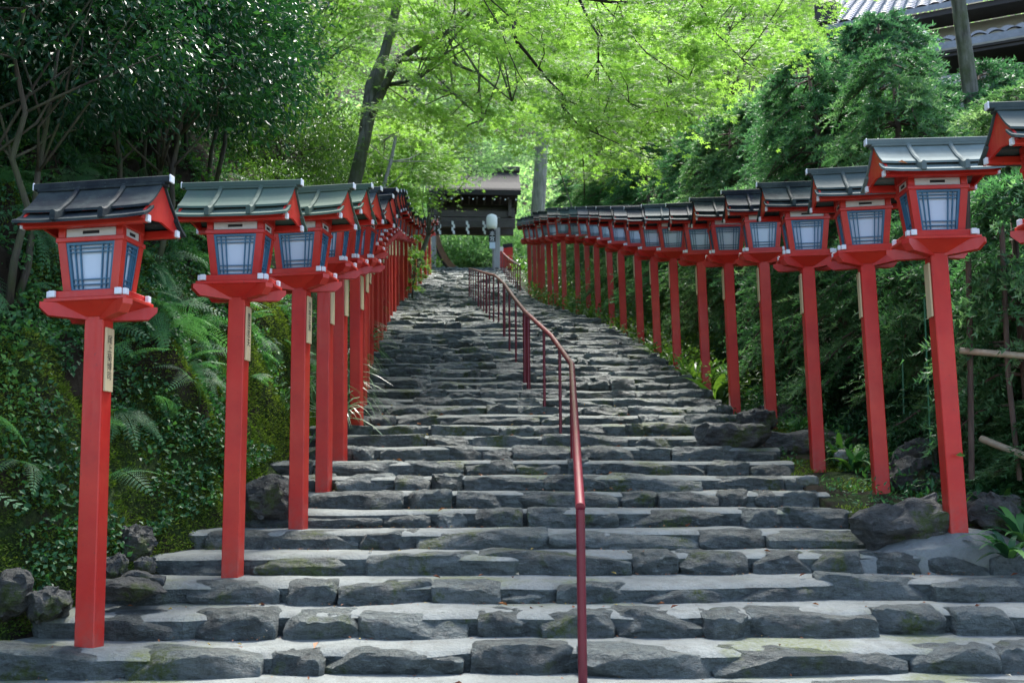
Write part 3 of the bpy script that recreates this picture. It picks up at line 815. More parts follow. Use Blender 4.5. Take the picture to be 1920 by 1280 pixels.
# ---- brighter shrubs on the bank behind the far lanterns
SH = [(*broad_tree_meshes(.9, (1.1, 1.0, .95), 170, 30, .075, M['shrub'], M['bark'], .03), .9), (*broad_tree_meshes(1.2, (1.2, 1.3, 1.1), 190, 30, .085, M['shrub'], M['bark'], .035), 1.2)]
for i, (d, t, sc, k) in enumerate([(17, 1.2, .9, 0), (20.5, 1.7, 1.1, 1), (23, 1.2, 1.2, 0), (26, 2.2, 1.5, 1), (29, 1.4, 1.3, 0), (33, 2.5, 1.8, 1), (37, 1.6, 1.6, 0), (41, 2.2, 1.8, 1), (46, 1.8, 1.7, 0)]):
    c, tr, H = SH[k]
    place_tree(c, tr, H, bankpt(d, t) - np.array([0, 0, .1]), rng.uniform(0, 6.28), sc, 'green leafy shrub on the bank behind the upper lantern row', 'shrubs behind the upper lanterns', 'shrub', 'shrub')

for i, (d, t, sc, k) in enumerate([(19, 5.2, 2.1, 1), (22.5, 4.2, 2.0, 0), (25, 6.5, 2.6, 1), (28, 4.5, 2.3, 0), (32, 7, 3.2, 1), (23, 9, 3.2, 0)]):
    c, tr, H = SH[k]
    place_tree(c, tr, H, bankpt(d, t) - np.array([0, 0, .1]), rng.uniform(0, 6.28), sc, 'tall green leafy tree on the slope behind the mossy maple trunk', 'leafy trees on the slope', 'leafy_tree')

# ---- maples with layered sprays
def sprays(C, D, Lr, nl, size, mat, name='crown', sd=.04, lat=.42):
    k = len(C); n = k * nl
    c = np.repeat(C, nl, 0); D = unit(D * np.array([1, 1, .35])); d = np.repeat(D, nl, 0); L = np.repeat(Lr, nl)[:, None]
    up = np.array([0, 0, 1.]); s = unit(np.cross(up, d))
    r = rng.random((n, 1)) ** .75; w = rng.normal(0, lat, (n, 1)) * (.25 + r)
    P = c + d * L * (r - .3) + s * L * w + up * (-.16 * L * (r ** 2 + .6 * w ** 2) + rng.normal(0, sd, (n, 1)))
    A = unit(d + s * w * 1.3 + rand_unit(n) * .5 + up * -.3); Nn = unit(up + rand_unit(n) * .55)
    rn = np.clip(np.repeat(rng.beta(2, 2, k), nl) * .65 + rng.uniform(0, .4, n), 0, 1)
    return leafmesh(name, stars(P, A, Nn, size * rng.uniform(.7, 1.3, n)), mat, rn)
def region(n, poly, drange, cluster=0.):
    """random points inside a polygon of the view, spread through a range of depths"""
    poly = np.array(poly, float); lo, hi = poly.min(0), poly.max(0); out = []
    while len(out) < n:
        u, v = rng.uniform(lo, hi)
        ins = False; j = len(poly) - 1
        for i in range(len(poly)):
            if (poly[i, 1] > v) != (poly[j, 1] > v) and u < (poly[j, 0] - poly[i, 0]) * (v - poly[i, 1]) / (poly[j, 1] - poly[i, 1]) + poly[i, 0]: ins = not ins
            j = i
        if not ins: continue
        p = at(u, v, rng.uniform(*drange))
        if cluster and vnoise((p * cluster)[None])[0] < rng.uniform(-.5, .35): continue
        out.append(p)
    return np.array(out)
def hdir(n, ang, spread):
    a = ang + rng.normal(0, spread, n); return np.stack([np.cos(a), np.sin(a), np.full(n, -.5)], 1)
def maple(name, loc, paths, mat_bark, crown, label, cat='tree', group=None, split=None):
    o = empty(name, loc); l = np.array(loc, float)
    if split:
        link('limb', trunk_mesh('limb', [(np.array(p) - l, r) for p, r in paths[split:]], mat_bark, 8), o); paths = paths[:split]; mat_bark = M['mossbark']
    tr = trunk_mesh('trunk', [(np.array(p) - l, r) for p, r in paths], mat_bark, 10); link('trunk', tr, o)
    crown.transform(Matrix.Translation([-float(x) for x in l])); link('crown', crown, o)
    return tag(o, label, cat, group)
# maple with the mossy leaning trunk
D1 = 21.
b1 = bankL(np.array([D1]), np.array([.7]))[0]
T1 = [b1 - [0, 0, .3], at(668, 330, D1), at(690, 230, D1), at(716, 120, D1), at(742, 20, D1), at(765, -90, D1), at(800, -220, D1)]
T1b = [at(690, 232, D1), at(722, 160, D1 - .2), at(748, 112, D1 - .5), at(800, 78, D1 - .8), at(838, 62, D1 - 1), at(876, 30, D1 - 1.3), at(930, -30, D1 - 1.6)]
T1c = [at(684, 250, D1), at(694, 160, D1 + .3), at(738, 60, D1 + .5), at(742, -40, D1 + .7)]
T1d = [at(722, 160, D1), at(780, 150, D1 - 1), at(850, 175, D1 - 1.6), at(905, 225, D1 - 2)]
T1e = [at(748, 112, D1 - .5), at(830, 110, D1 - 1), at(900, 140, D1 - 1.4), at(960, 190, D1 - 1.8)]
poly1 = [(690, -160), (1120, -160), (1090, 60), (1050, 150), (1000, 235), (960, 262), (880, 262), (800, 262), (740, 260), (700, 200)]
C = region(270, poly1, (16.5, 24), .45)
cr = sprays(C, hdir(len(C), -.35, .7), rng.uniform(.55, 1.1, len(C)), 105, .085, M['maple'])
paths = [(T1, np.interp(np.arange(7), [0, 6], [.165, .07])), (T1b, np.linspace(.10, .025, 7)), (T1c, np.linspace(.14, .06, 4)), (T1d, np.linspace(.05, .012, 4)), (T1e, np.linspace(.05, .012, 4))]
for c in C[::7]:
    s = (T1b, T1d, T1e)[rng.integers(3)]; q = s[rng.integers(1, len(s))]; paths.append((wob(q, c, 5, .08), np.linspace(.018, .005, 5)))
maple('maple_tree', b1, paths, M['mossbark'], cr, 'big maple with forked mossy trunk leaning over the lanterns from the bank')
# maple overhanging from above, trunk among the cedars
D2 = 11.
base2 = np.array([6.6, 13.5, float(zr(13.5)) - .6])
top2 = np.array([5.6, 12.8, E + 7.6])
hang = [
    ([(1010, -60), (978, 0), (968, 27), (962, 57), (968, 77), (990, 103), (1010, 128), (1037, 160), (1057, 182), (1090, 203), (1120, 220), (1150, 240)], .030, .006),
    ([(1037, 160), (1050, 185), (1060, 205), (1083, 233), (1123, 253), (1160, 270)], .015, .005),
    ([(1050, 190), (1063, 220), (1072, 238)], .010, .004),
    ([(1080, -40), (1087, 0), (1105, 40), (1122, 67), (1122, 113), (1150, 160), (1180, 193), (1220, 212)], .020, .005),
    ([(1122, 115), (1105, 135), (1085, 155)], .008, .003),
    ([(1105, -30), (1123, 0), (1213, 100), (1250, 125), (1290, 150)], .012, .004),
    ([(900, -30), (907, 0), (937, 50), (955, 100), (973, 140), (990, 165)], .010, .004),
    ([(905, -20), (920, 0), (965, 40), (1017, 82)], .012, .004),
    ([(1000, -25), (1100, -2), (1160, 6), (1270, 0), (1400, -20)], .020, .022),
    ([(1300, -20), (1340, 60), (1390, 110), (1440, 150)], .012, .004),
]
paths = [([base2, base2 + [-.1, -.2, 3.5], base2 + [-.4, -.4, 6.5], top2], [.13, .115, .095, .075])]
q0 = at(1400, -20, D2 + .4)
paths.append(([top2, (top2 + q0) / 2 + [0, 0, .35], q0], [.11, .07, .03]))
paths.append(([top2, (top2 + at(1010, -60, D2)) / 2 + [0, .4, .9], at(1010, -60, D2)], [.10, .06, .032]))
for pl, r0, r1 in hang:
    P = np.array([at(u, v, D2 + .25 * math.sin(i * 1.3)) for i, (u, v) in enumerate(pl)])
    paths.append((P, np.linspace(r0, r1, len(P))))
poly2 = [(930, -120), (1560, -120), (1540, 60), (1420, 130), (1330, 205), (1240, 250), (1215, 330), (1130, 350), (1085, 260), (1000, 180), (950, 90)]
C = region(250, poly2, (9.5, 14.), .6)
cr = sprays(C, hdir(len(C), -.9, .8), rng.uniform(.35, .75, len(C)), 85, .062, M['maple'], sd=.03)
hp = np.concatenate([np.array([at(u, v, D2) for u, v in pl[0]]) for pl in hang])
for c in C[::5]:
    q = hp[np.argmin(((hp - c) ** 2).sum(1))]; paths.append((wob(q, c, 4, .05), np.linspace(.008, .003, 4)))
maple('maple_tree', base2, paths, M['branch'], cr, 'maple with thin dark branches hanging across the top over the stairs', split=1)
# maples further up
def far_maple(loc, poly, dr, n, nl, size, label, lean=0., mat='maplefar', bark='mossbark', r0=.16, top=None, cl=.3, L=(.7, 1.4)):
    C = region(n, poly, dr, cl)
    ctr = C.mean(0)
    cr = sprays(C, hdir(n, -1.2 + lean, 1.2), rng.uniform(*L, n), nl, size, M[mat], sd=.08)
    loc = np.array(loc, float); top = ctr + [0, 0, 1] if top is None else top
    P = wob(loc - [0, 0, .3], top, 7, .12); paths = [(P, np.linspace(r0, r0 * .35, 7))]
    for c in C[::6]: paths.append((wob(P[rng.integers(2, 7)], c, 5, .12), np.linspace(r0 * .25, .008, 5)))
    maple('maple_tree', loc, paths, M[bark], cr, label)
far_maple([-3.9, 38, float(Gs(38))], [(745, 230), (830, 215), (900, 235), (985, 270), (1000, 305), (960, 318), (900, 322), (850, 326), (800, 350), (745, 350)], (34, 44), 105, 70, .11, 'pale green maple whose sprays droop over the gate roof', r0=.12)
far_maple([-4.3, 27, float(bankpt(27, .8)[2])], [(640, 240), (760, 200), (840, 260), (860, 320), (800, 350), (790, 400), (740, 380), (690, 330)], (25, 31), 120, 90, .10, 'slender maple with a pale slanting stem behind the lantern row on the bank', mat='maple', bark='palebark', r0=.075, top=at(800, 120, 27))
far_maple([2.2, 34, float(zr(34))], [(1000, 120), (1230, 60), (1330, 150), (1290, 330), (1180, 345), (1060, 330), (1000, 250)], (26, 36), 190, 90, .12, 'bright maple standing behind the row of lanterns near the gate', mat='maple', r0=.14)
far_maple([5.6, 27, float(zr(27)) - .8], [(1150, -140), (1540, -140), (1530, 40), (1480, 130), (1340, 210), (1250, 240), (1150, 180)], (25, 34), 230, 90, .12, 'tall yellow-green maple rising behind the cedars', mat='maple', r0=.2)
far_maple([-7.5, 28, float(bankpt(28, 4.5)[2])], [(540, -160), (770, -160), (745, 60), (700, 140), (640, 190), (590, 130)], (24, 32), 150, 95, .11, 'leafy maple on the slope filling the gap behind the dark evergreens', mat='maple', r0=.12)
far_maple([-9.5, 40, TOPZ - 2], [(760, -160), (1100, -160), (1100, 220), (900, 260), (760, 180)], (37, 47), 120, 80, .16, 'broad pale maple high behind the gate roof', r0=.24, L=(1, 1.9))
# pale straight trunk beside the gate
o = empty('tall_tree', (1.15, 41, float(zr(41)) - .4)); L0 = np.array(o.location)
tp = [L0 - [0, 0, .3], at(1008, 400, 41), at(1013, 330, 41), at(1016, 260, 41), at(1022, 150, 41), at(1030, -60, 41), at(1034, -220, 41)]
link('trunk', trunk_mesh('trunk', [(np.array(tp) - L0, [.34, .30, .28, .27, .25, .2, .15])], M['palebark'], 14), o)
C = region(90, [(930, -260), (1130, -260), (1100, -60), (980, -40)], (37, 45)); cr = sprays(C, hdir(90, -1.2, 1.5), rng.uniform(.9, 1.7, 90), 80, .16, M['forest'], sd=.1)
cr.transform(Matrix.Translation([-x for x in L0])); link('crown', cr, o)
tag(o, 'tall tree with a straight pale trunk rising beside the gate', 'tree')

# ---- conifers
def cedar_mesh(H, R, nb, nsub, nn, nl=.045, bare=.12, droop=.35, seed=0, pads=False):
    Ps = []; As = []; Rn = []; paths = [(np.array([[0, 0, -.4], [.02, .01, H * .5], [0, 0, H]]), [.012 * H + .035, .009 * H + .02, .012])]
    for b in range(nb):
        h = H * (bare + (1 - bare) * rng.random() ** .85); fr = (h / H - bare) / (1 - bare)
        L = R * (1.02 - fr) ** .5 * rng.uniform(.65, 1.1) + .12; a = rng.uniform(0, 2 * PI)
        d = np.array([math.cos(a), math.sin(a), 0]); t = np.linspace(0, 1, 6)
        up = .25 - droop
        P = np.array([0, 0, h]) + d * L * t[:, None] + np.array([0, 0, 1]) * (L * (.30 * t - (.30 + droop) * t ** 2))[:, None] + rng.normal(0, .02, (6, 3))
        P[0] = (0, 0, h)
        paths.append((P, np.linspace(.010 + .006 * H * .5 * (1 - fr), .004, 6)))
        br = rng.random()
        for s in range(nsub):
            u = rng.uniform(.22, 1.0); q = np.array([np.interp(u, t, P[:, k]) for k in range(3)])
            side = np.array([-d[1], d[0], 0]) * rng.choice([-1, 1])
            sd = unit(d * rng.uniform(.3, 1) + side * rng.uniform(.1, 1) + np.array([0, 0, rng.uniform(-.55, .25)]))
            ln = rng.uniform(.16, .38) * (1.15 - .4 * fr)
            tt = np.linspace(.0, 1, nn)
            pos = q + sd * ln * tt[:, None] + np.array([0, 0, -1]) * (ln * .28 * tt ** 2)[:, None]
            ang = rng.uniform(0, 2 * PI, nn); e1 = unit(np.cross(sd, [0, 0, 1.0]) + 1e-6); e2 = np.cross(sd, e1)
            dirs = unit(sd * .75 + e1 * np.cos(ang)[:, None] + e2 * np.sin(ang)[:, None])
            Ps.append(pos); As.append(dirs); Rn.append(np.full(nn, np.clip(br * .5 + rng.uniform(0, .38) + .25 * (u - .5), 0, 1)))
    P = np.concatenate(Ps); A = np.concatenate(As); n = len(P)
    S = unit(np.cross(A, rand_unit(n))); L = nl * rng.uniform(.7, 1.3, (n, 1)); w = .0075 * nl / .045
    V = np.stack([P - S * w, P + S * w, P + A * L], 1).reshape(-1, 3)
    return mesh_np('crown', V, np.arange(len(V)).reshape(-1, 3), M['cedar'], np.concatenate(Rn)), trunk_mesh('trunk', paths, M['cedarbark'], 6)
CD = [cedar_mesh(5.0, 1.5, 130, 28, 26, .050, .24, droop=.45), cedar_mesh(5.0, 1.3, 125, 28, 26, .050, .24, droop=.6), cedar_mesh(2.6, .62, 90, 16, 20, .055, .25)]
def cedar(k, x, d, zt, sc, label, group, name='cedar_tree'):
    zb = float(landR(np.array([d]), np.array([max(x - float(xr(d)), .2)]))[0, 2])
    H = (5.0, 5.0, 2.6)[k]
    o = empty(name, (x, d, zb), (rng.normal(0, .03), rng.normal(0, .03), rng.uniform(0, 6.28)))
    s = (E + zt - zb) / H; o.scale = (sc, sc, s)
    link('crown', CD[k][0], o); link('trunk', CD[k][1], o)
    return tag(o, label, 'tree', group)
for k, x, d, zt, sc in [(0, 5.7, 10.4, 4.2, 1.2), (1, 4.95, 12.0, 5.4, 1.1), (0, 6.4, 12.4, 4.9, 1.4), (1, 4.85, 14.0, 6.4, 1.2), (0, 5.7, 14.8, 7.1, 1.35), (1, 6.9, 13.9, 5.9, 1.4), (1, 4.7, 16.2, 6.8, 1.15), (0, 4.9, 18.0, 7.2, 1.3),
                        (1, 4.2, 18.8, 7.1, 1.15), (0, 4.1, 21.6, 7.8, 1.25), (1, 5.0, 22.6, 8.6, 1.5), (0, 3.7, 25.0, 8.6, 1.2), (1, 6.6, 15.5, 6.0, 1.4), (0, 7.4, 13.0, 4.6, 1.4)]:
    cedar(k, x, d, zt, sc, 'dark blue-green cedar tree crowding behind the lantern row', 'cedar trees behind the lantern row')
for k, x, d, zt, sc in [(1, 3.2, 36, 11.4, 1.5), (0, 3.0, 43, 13.2, 1.6), (1, 3.4, 31, 9.8, 1.5)]:
    cedar(k, x, d, zt, sc, 'dark conifer with spreading boughs near the gate', 'conifers near the gate', 'conifer')
for k, x, d, zt, sc in [(2, 4.45, 8.5, 2.6, 1.1), (2, 4.95, 9.1, 2.2, 1.1), (2, 4.5, 9.9, 2.8, 1.15), (2, 5.2, 9.9, 3.0, 1.2), (2, 4.6, 8.3, .7, 1.0)]:
    cedar(k, x, d, zt, sc, 'young cedar sapling with thin stem beside the lowest lanterns', 'cedar saplings by the bamboo fence', 'cedar_sapling')

# ---- ferns
def fern_mesh(nf, Lf, droop=.5):
    P = []; A = []; Nn = []; L = []; Wd = []; R = []; m = MB()
    for f in range(nf):
        a = rng.uniform(0, 2 * PI); ln = Lf * rng.uniform(.6, 1.1); d = np.array([math.cos(a), math.sin(a), 0]); t = np.linspace(0, 1, 21)
        ry = rng.uniform(.35, .75)
        rach = d * ln * t[:, None] + np.array([0, 0, 1]) * (ln * (ry * t - (ry + droop * .6) * t ** 2))[:, None]
        tang = unit(np.gradient(rach, axis=0)); s = np.array([-d[1], d[0], 0]); up = np.cross(tang, s); br = rng.random()
        for i in range(2, 21):
            w = .21 * ln * math.sin(PI * min(1, (t[i] * .93 + .07)) ** .8) ** .8 + .012
            for sg in (-1, 1):
                pd = unit(s * sg + tang[i] * .45)
                nn = 7
                for j in range(nn):     # leaflets along each pinna
                    u = (j + .5) / nn; q = rach[i] + pd * w * u - up[i] * w * .12 * u * u
                    for s2 in (-1, 1):
                        P.append(q); A.append(unit(tang[i] * s2 * 1. + pd * .8)); Nn.append(-up[i] if up[i][2] < 0 else up[i]); L.append(.0105 * (1.2 - u) * ln / .5 + .004); R.append(np.clip(br * .5 + rng.uniform(0, .3) + .15 * t[i], 0, 1))
        m.tube(rach[::5], np.linspace(.004, .0015, len(rach[::5])), 4, r=.3)
    P, A, Nn, L, R = map(np.array, (P, A, Nn, L, R))
    return leafmesh('frond', kites(P, A, Nn, L, L * .55, .05), M['fern'], R)
FE = [fern_mesh(7, .50), fern_mesh(6, .62, .8), fern_mesh(8, .38)]
def fern(p, k, sc, label, group, tilt=(0, 0)):
    o = link('fern', FE[k]); o.location = [float(x) for x in p]; o.rotation_euler = (tilt[0], tilt[1], rng.uniform(0, 6.28)); o.scale = (sc,) * 3
    return tag(o, label, 'fern', group)
for i in range(240):
    d = rng.uniform(5.4, 12.5) if i < 205 else rng.uniform(12, 22); t = rng.uniform(.4, 2.3) if i % 4 else rng.uniform(.3, 3.2)
    fern(bankpt(d, t) + [0, 0, .02], rng.integers(3), rng.uniform(.6, 1.25), 'feathery green fern growing out of the mossy bank', 'ferns on the mossy bank', (rng.normal(0, .15), rng.uniform(.3, .9)))
for i in range(14):
    d = rng.uniform(7.2, 12); t = rng.uniform(.7, 1.8)
    p = landR(np.array([d]), np.array([t]))[0]
    fern(p, rng.integers(3), rng.uniform(.6, .9), 'low fern among the plants behind the lantern posts', 'ferns behind the lantern posts')

# ---- ground cover (uncountable)
def scatter(fn, n, dr, tr, mat, name, L, label, wr=.55, lift=(.0, .08), skewt=1., accept=None, up=.6, stand=.35):
    d = rng.uniform(*dr, n); t = tr[0] + (tr[1] - tr[0]) * rng.random(n) ** skewt
    if accept is not None:
        k = accept(d, t); d, t = d[k], t[k]
    n = len(d)
    P = fn(d, t); e = .03
    nn = np.cross(fn(d + e, t) - P, fn(d, t + e) - P); nn = unit(nn); nn *= np.sign(nn[:, 2:3] + 1e-9)
    P = P + nn * rng.uniform(*lift, (n, 1))
    A = unit(rand_unit(n) + nn * stand + np.array([.35, -.25, -.1])); Nv = unit(nn * .6 + np.array([0, 0, up]) + rand_unit(n) * .6)
    Ls = L * rng.uniform(.5, 1.3, n)
    r = np.clip(.5 + .35 * fbm(P * 1.3) + rng.uniform(-.3, .35, n), 0, 1)
    o = link(name, leafmesh(name, kites(P, A, Nv, Ls, Ls * wr), mat, r))
    return tag(o, label, kind='stuff')
scatter(bankL, 110000, (4.6, 14), (.2, 4.2), M['broad'], 'ivy', .048, 'small leafed ivy creeping over the bank', .7, (.005, .12), accept=lambda d, t: vnoise(np.stack([d * 1.7, t * 2.1, d * 0], 1)) > -.6 + .45 * (t < .9))
scatter(bankL, 16000, (13, 32), (.2, 5), M['broad'], 'undergrowth', .085, 'leafy undergrowth on the upper bank', .5, (.0, .3))
scatter(bankL, 15000, (30, 60), (.1, 9), M['shrub'], 'undergrowth', .17, 'green undergrowth on the bank beside the gate', .5, (.0, .7))
scatter(bankL, 90000, (4.5, 30), (3.2, 14), M['evergreen'], 'hillside_foliage', .095, 'dark leaves covering the slope above the bank', .5, (.0, .9), 1.3)
scatter(bankL, 120000, (16, 56), (4, 34), M['shrub'], 'hillside_foliage', .30, 'green leaves covering the high slope behind the maple', .5, (.0, 1.6), 1.1)
scatter(bankL, 230000, (4.6, 12.5), (.10, 2.3), M['moss'], 'moss', .030, 'furry yellow-green moss on the lower bank', .4, (-.008, .035), stand=1.1, accept=lambda d, t: (mossL(d, t) + .55 * vnoise(np.stack([d * 1.6, t * 2.2, d * 0 + 4], 1))) > .30)
scatter(landR, 40000, (7.9, 14), (.02, 1.5), M['moss'], 'moss', .026, 'moss on the ground between the lantern posts', .4, (-.008, .02), stand=1.0, accept=lambda d, t: vnoise(np.stack([d * 2, t * 2, d * 0], 1)) > -.1)
scatter(landR, 5000, (7.9, 15), (.1, 1.6), M['broad'], 'undergrowth', .055, 'small weeds between the lantern posts', .45, (.0, .12), accept=lambda d, t: vnoise(np.stack([d * 1.5, t * 2, d * 0 + 5], 1)) > .0)
scatter(landR, 16000, (8, 16), (.55, 5), M['broad'], 'undergrowth', .085, 'low dark undergrowth behind the lantern posts', .42, (.0, .25))
scatter(landR, 26000, (14.0, 36), (.15, 5), M['shrub'], 'undergrowth', .095, 'bright green ground cover behind the upper posts', .55, (.0, .6), 1.4)
scatter(landR, 6000, (30, 60), (.2, 8), M['shrub'], 'undergrowth', .2, 'green undergrowth beside the gate', .5, (.0, .9))
def forest():
    n = 120000
    d = rng.uniform(58, 120, n); x = rng.uniform(-60, 60, n) * (d / 90)
    P = hill(d, x)
    k = fbm(np.stack([x * .16, d * .16, d * 0], 1), 2)
    P[:, 2] += rng.random(n) ** .6 * (5.5 + 4 * k); P += rng.normal(0, .3, (n, 3))
    A = unit(rand_unit(n) + [0, -.3, -.2]); Nv = unit(np.array([0, 0, 1.]) + rand_unit(n) * .8)
    L = .34 * rng.uniform(.6, 1.4, n); r = np.clip(.5 + .45 * k + rng.uniform(-.3, .3, n), 0, 1)
    tag(link('forest', leafmesh('forest', kites(P, A, Nv, L, L * .6), M['forest'], r)), 'bright green woods covering the hillside behind the gate', kind='stuff')
forest()

# ---- arching grass tufts and leafy plants
def blades(n, L, w, arch, mat, name='tuft', spread=.6):
    V = []; T = []; R = []; seg = 7
    for i in range(n):
        a = rng.uniform(0, 2 * PI); ln = L * rng.uniform(.6, 1.15); d = np.array([math.cos(a), math.sin(a), 0]); s = np.array([-d[1], d[0], 0]); el = rng.uniform(.5, 1.3)
        r = rng.random(); b = len(V); ww = w * rng.uniform(.7, 1.2)
        for k in range(seg):
            t = k / (seg - 1); p = d * ln * spread * (t * math.cos(el) + .55 * arch * t * t) + np.array([0, 0, 1]) * ln * (t * math.sin(el) - .75 * arch * t ** 2.3) + d * .02
            hw = ww * (1 - t ** 2.2) * (.45 + .55 * min(1, t * 3)) / 2 + .0006
            V += [p - s * hw + [0, 0, hw * .3], p + s * hw + [0, 0, hw * .3]]
        for k in range(seg - 1):
            q = b + 2 * k; T += [(q, q + 1, q + 3), (q, q + 3, q + 2)]; R += [r, r]
    return mesh_np(name, np.array(V), np.array(T), mat, R, smooth=True)
GT = [blades(46, .82, .022, 1.0, M['blade'], 'grass_tuft'), blades(40, .68, .020, 1.2, M['blade'], 'grass_tuft')]
for i, (u, v, d) in enumerate([(648, 800, 12.4), (668, 765, 13.2), (655, 840, 11.2), (682, 735, 14.2), (690, 700, 15.6), (632, 850, 10.9), (640, 760, 12.6), (700, 675, 16.8), (715, 640, 19)]):
    p = at(u, v, d); p[0] = float(xl(d)) + .12 - .18 * rng.random(); p[2] = float(Gs(d)) + rng.uniform(.1, .6)
    o = link('grass_tuft', GT[i % 2]); o.location = p; o.rotation_euler = (0, .35, rng.uniform(0, 6)); o.scale = (1.15,) * 3
    tag(o, 'tuft of long arching pale grass spilling from the bank onto the steps', 'grass tuft', 'grass tufts between the lantern posts')
LP = [blades(16, .52, .075, .55, M['broad'], 'leafy_plant', .8), blades(20, .42, .06, .7, M['broad'], 'leafy_plant', .9)]
for i, (u, v, d) in enumerate([(1600, 860, 10.2), (1660, 850, 10.4), (1575, 830, 10.8), (1890, 1000, 7.4), (1915, 960, 7.7), (1850, 940, 8.2), (1700, 840, 10.0), (1760, 820, 9.3), (1500, 820, 12.0), (1880, 880, 8.6), (1640, 800, 11.2)]):
    p = at(u, v, d); p[2] = float(landR(np.array([d]), np.array([max(.1, p[0] - float(xr(d)))]))[0, 2])
    o = link('leafy_plant', LP[i % 2]); o.location = p; o.rotation_euler = (0, 0, rng.uniform(0, 6)); o.scale = (rng.uniform(.9, 1.25),) * 3
    tag(o, 'low plant with long glossy strap leaves behind the lantern posts', 'plant', 'strap leaved plants behind the posts')
BP = [blades(n_b, l_b, w_b, .5, M['shrub'], 'leafy_plant', .8) for n_b, l_b, w_b in ((14, .75, .19), (22, .85, .08), (18, .6, .13))]
for i, (u, v, d) in enumerate([(1240, 690, 17.6), (1300, 740, 15.6), (1180, 640, 20.5), (1110, 590, 25), (1265, 680, 17), (1225, 640, 19), (1205, 600, 22), (1320, 735, 15), (1290, 690, 16.2), (1345, 760, 14.2), (1150, 610, 23), (1095, 560, 27), (1160, 560, 26)]):
    p = at(u, v, d); p[2] = float(landR(np.array([d]), np.array([max(.1, p[0] - float(xr(d)))]))[0, 2])
    o = link('leafy_plant', BP[i % 3]); o.location = p; o.rotation_euler = (0, 0, rng.uniform(0, 6)); o.scale = (rng.uniform(.9, 1.3),) * 3
    tag(o, 'bright green plant with broad leaves between the upper lantern posts', 'plant', 'broad leaved plants between the posts')
# shrubs that close the gap below the cedars
for i, (x, d, sc, k) in enumerate([(4.6, 11.5, .9, 0), (5.6, 10.6, 1.0, 1), (4.4, 13.6, 1.0, 0), (6.6, 12.6, 1.3, 1), (5.4, 15, 1.2, 0), (7.2, 10.2, 1.2, 0), (4.4, 17.2, 1.1, 1)]):
    c = EV[k][0]; o = empty('shrub', (x, d, float(zr(d)) - .5), (0, 0, rng.uniform(0, 6.28))); o.scale = (sc * .55,) * 3
    cc = link('crown', c, o); cc.location = (0, 0, 1.3); tr = link('trunk', EV[k][1], o); tr.scale = (1, 1, .5)
    tag(o, 'dark evergreen shrub under the cedars', 'shrub', 'shrubs under the cedars')
for i, (x, d, sc, k) in enumerate([(3.6, 19.5, .7, 0), (4.0, 22, .9, 1), (3.4, 24.5, .9, 0), (3.5, 28.5, 1.1, 1), (2.6, 33, 1.0, 0), (2.4, 40, 1.2, 1), (2.0, 46, 1.2, 0)]):
    c, tr, H = SH[k]; place_tree(c, tr, H, (x, d, float(zr(d)) - .5), rng.uniform(0, 6.28), sc, 'bright leafy shrub behind the upper lantern posts', 'shrubs behind the upper posts', 'shrub', 'shrub')
GB = [(*broad_tree_meshes(.9, (1.1, 1.0, .95), 170, 30, .10, M['maplefar'], M['bark'], .03), .9), (*broad_tree_meshes(1.2, (1.2, 1.3, 1.1), 190, 30, .11, M['maplefar'], M['bark'], .035), 1.2)]
for i, (x, d, sc, k) in enumerate([(-4.4, 57, 2.3, 0), (-2.4, 58, 2.0, 1), (-.4, 60, 2.4, 0), (-6.5, 60, 3., 1), (2.2, 57, 2.6, 0), (-3.2, 61, 3.0, 1), (-1.6, 56, 1.3, 1)]):
    c, tr, H = GB[k]; place_tree(c, tr, H, (x, d + 3, TOPZ - .3), rng.uniform(0, 6.28), sc * 1.2, 'leafy tree filling the view beyond the gate opening', 'trees beyond the gate')
# climbing maple shoots in front of the far posts
C = region(16, [(755, 480), (785, 420), (800, 500), (790, 540), (758, 560)], (31, 36)); cr = sprays(C, hdir(16, -.8, .9), rng.uniform(.2, .45, 16), 40, .10, M['maple'])
o = empty('maple_sapling', (-3.35, 33, float(Gs(33)))); cr.transform(Matrix.Translation([3.35, -33, -float(Gs(33))])); link('crown', cr, o)
link('trunk', trunk_mesh('trunk', [(wob((0, 0, -.2), (0, 0, 2.2), 6, .05), np.linspace(.03, .008, 6))] + [(wob((0, 0, .4 + .1 * i), c - np.array(o.location), 4, .03), np.linspace(.01, .004, 4)) for i, c in enumerate(C[:12])], M['bark'], 6), o)
tag(o, 'small yellow-green maple sapling in front of the far lantern posts', 'sapling')

# ------------------------------------------------------------------ boulders
def boulder(u, v, d, dim, label, rz=0., mat='rock', sink=.25, res=(18, 14, 12), cuts=16, name='boulder', tilt=(0, 0), cat='rock'):
    p = at(u, v, d)
    P, Q = rock(dim, res, 3.6, cuts, (.62, .95), .10)
    o = link(name, mesh_np(name, P, Q, M[mat], np.full(len(Q), rng.random()), smooth=True, sharp=math.radians(35)))
    o.location = p + np.array([0, 0, dim[2] * (.5 - sink)]); o.rotation_euler = (tilt[0], tilt[1], rz)
    return tag(o, label, cat)
boulder(1690, 1022, 8.0, (1.05, .5, .50), 'long slanting rock slab against the lowest lantern post by the steps', .1, tilt=(.1, -.10))
boulder(1855, 1000, 8.15, (.55, .5, .42), 'pale angular rock just outside the lowest full lantern post', .5, tilt=(0, .2))
boulder(1722, 942, 9.3, (.6, .45, .36), 'brownish rounded rock between the two lowest lantern posts', .2)
boulder(1700, 905, 9.2, (.5, .4, .3), 'mossy rock behind the second lantern post', .7)
boulder(1712, 875, 9.6, (.46, .4, .36), 'dark round stone behind the third lantern post', .4)
boulder(1580, 862, 10.2, (.15, .12, .11), 'small whitish stone in the moss by the third post', .2, 'mortar', .1, (8, 6, 6), 8, 'stone')
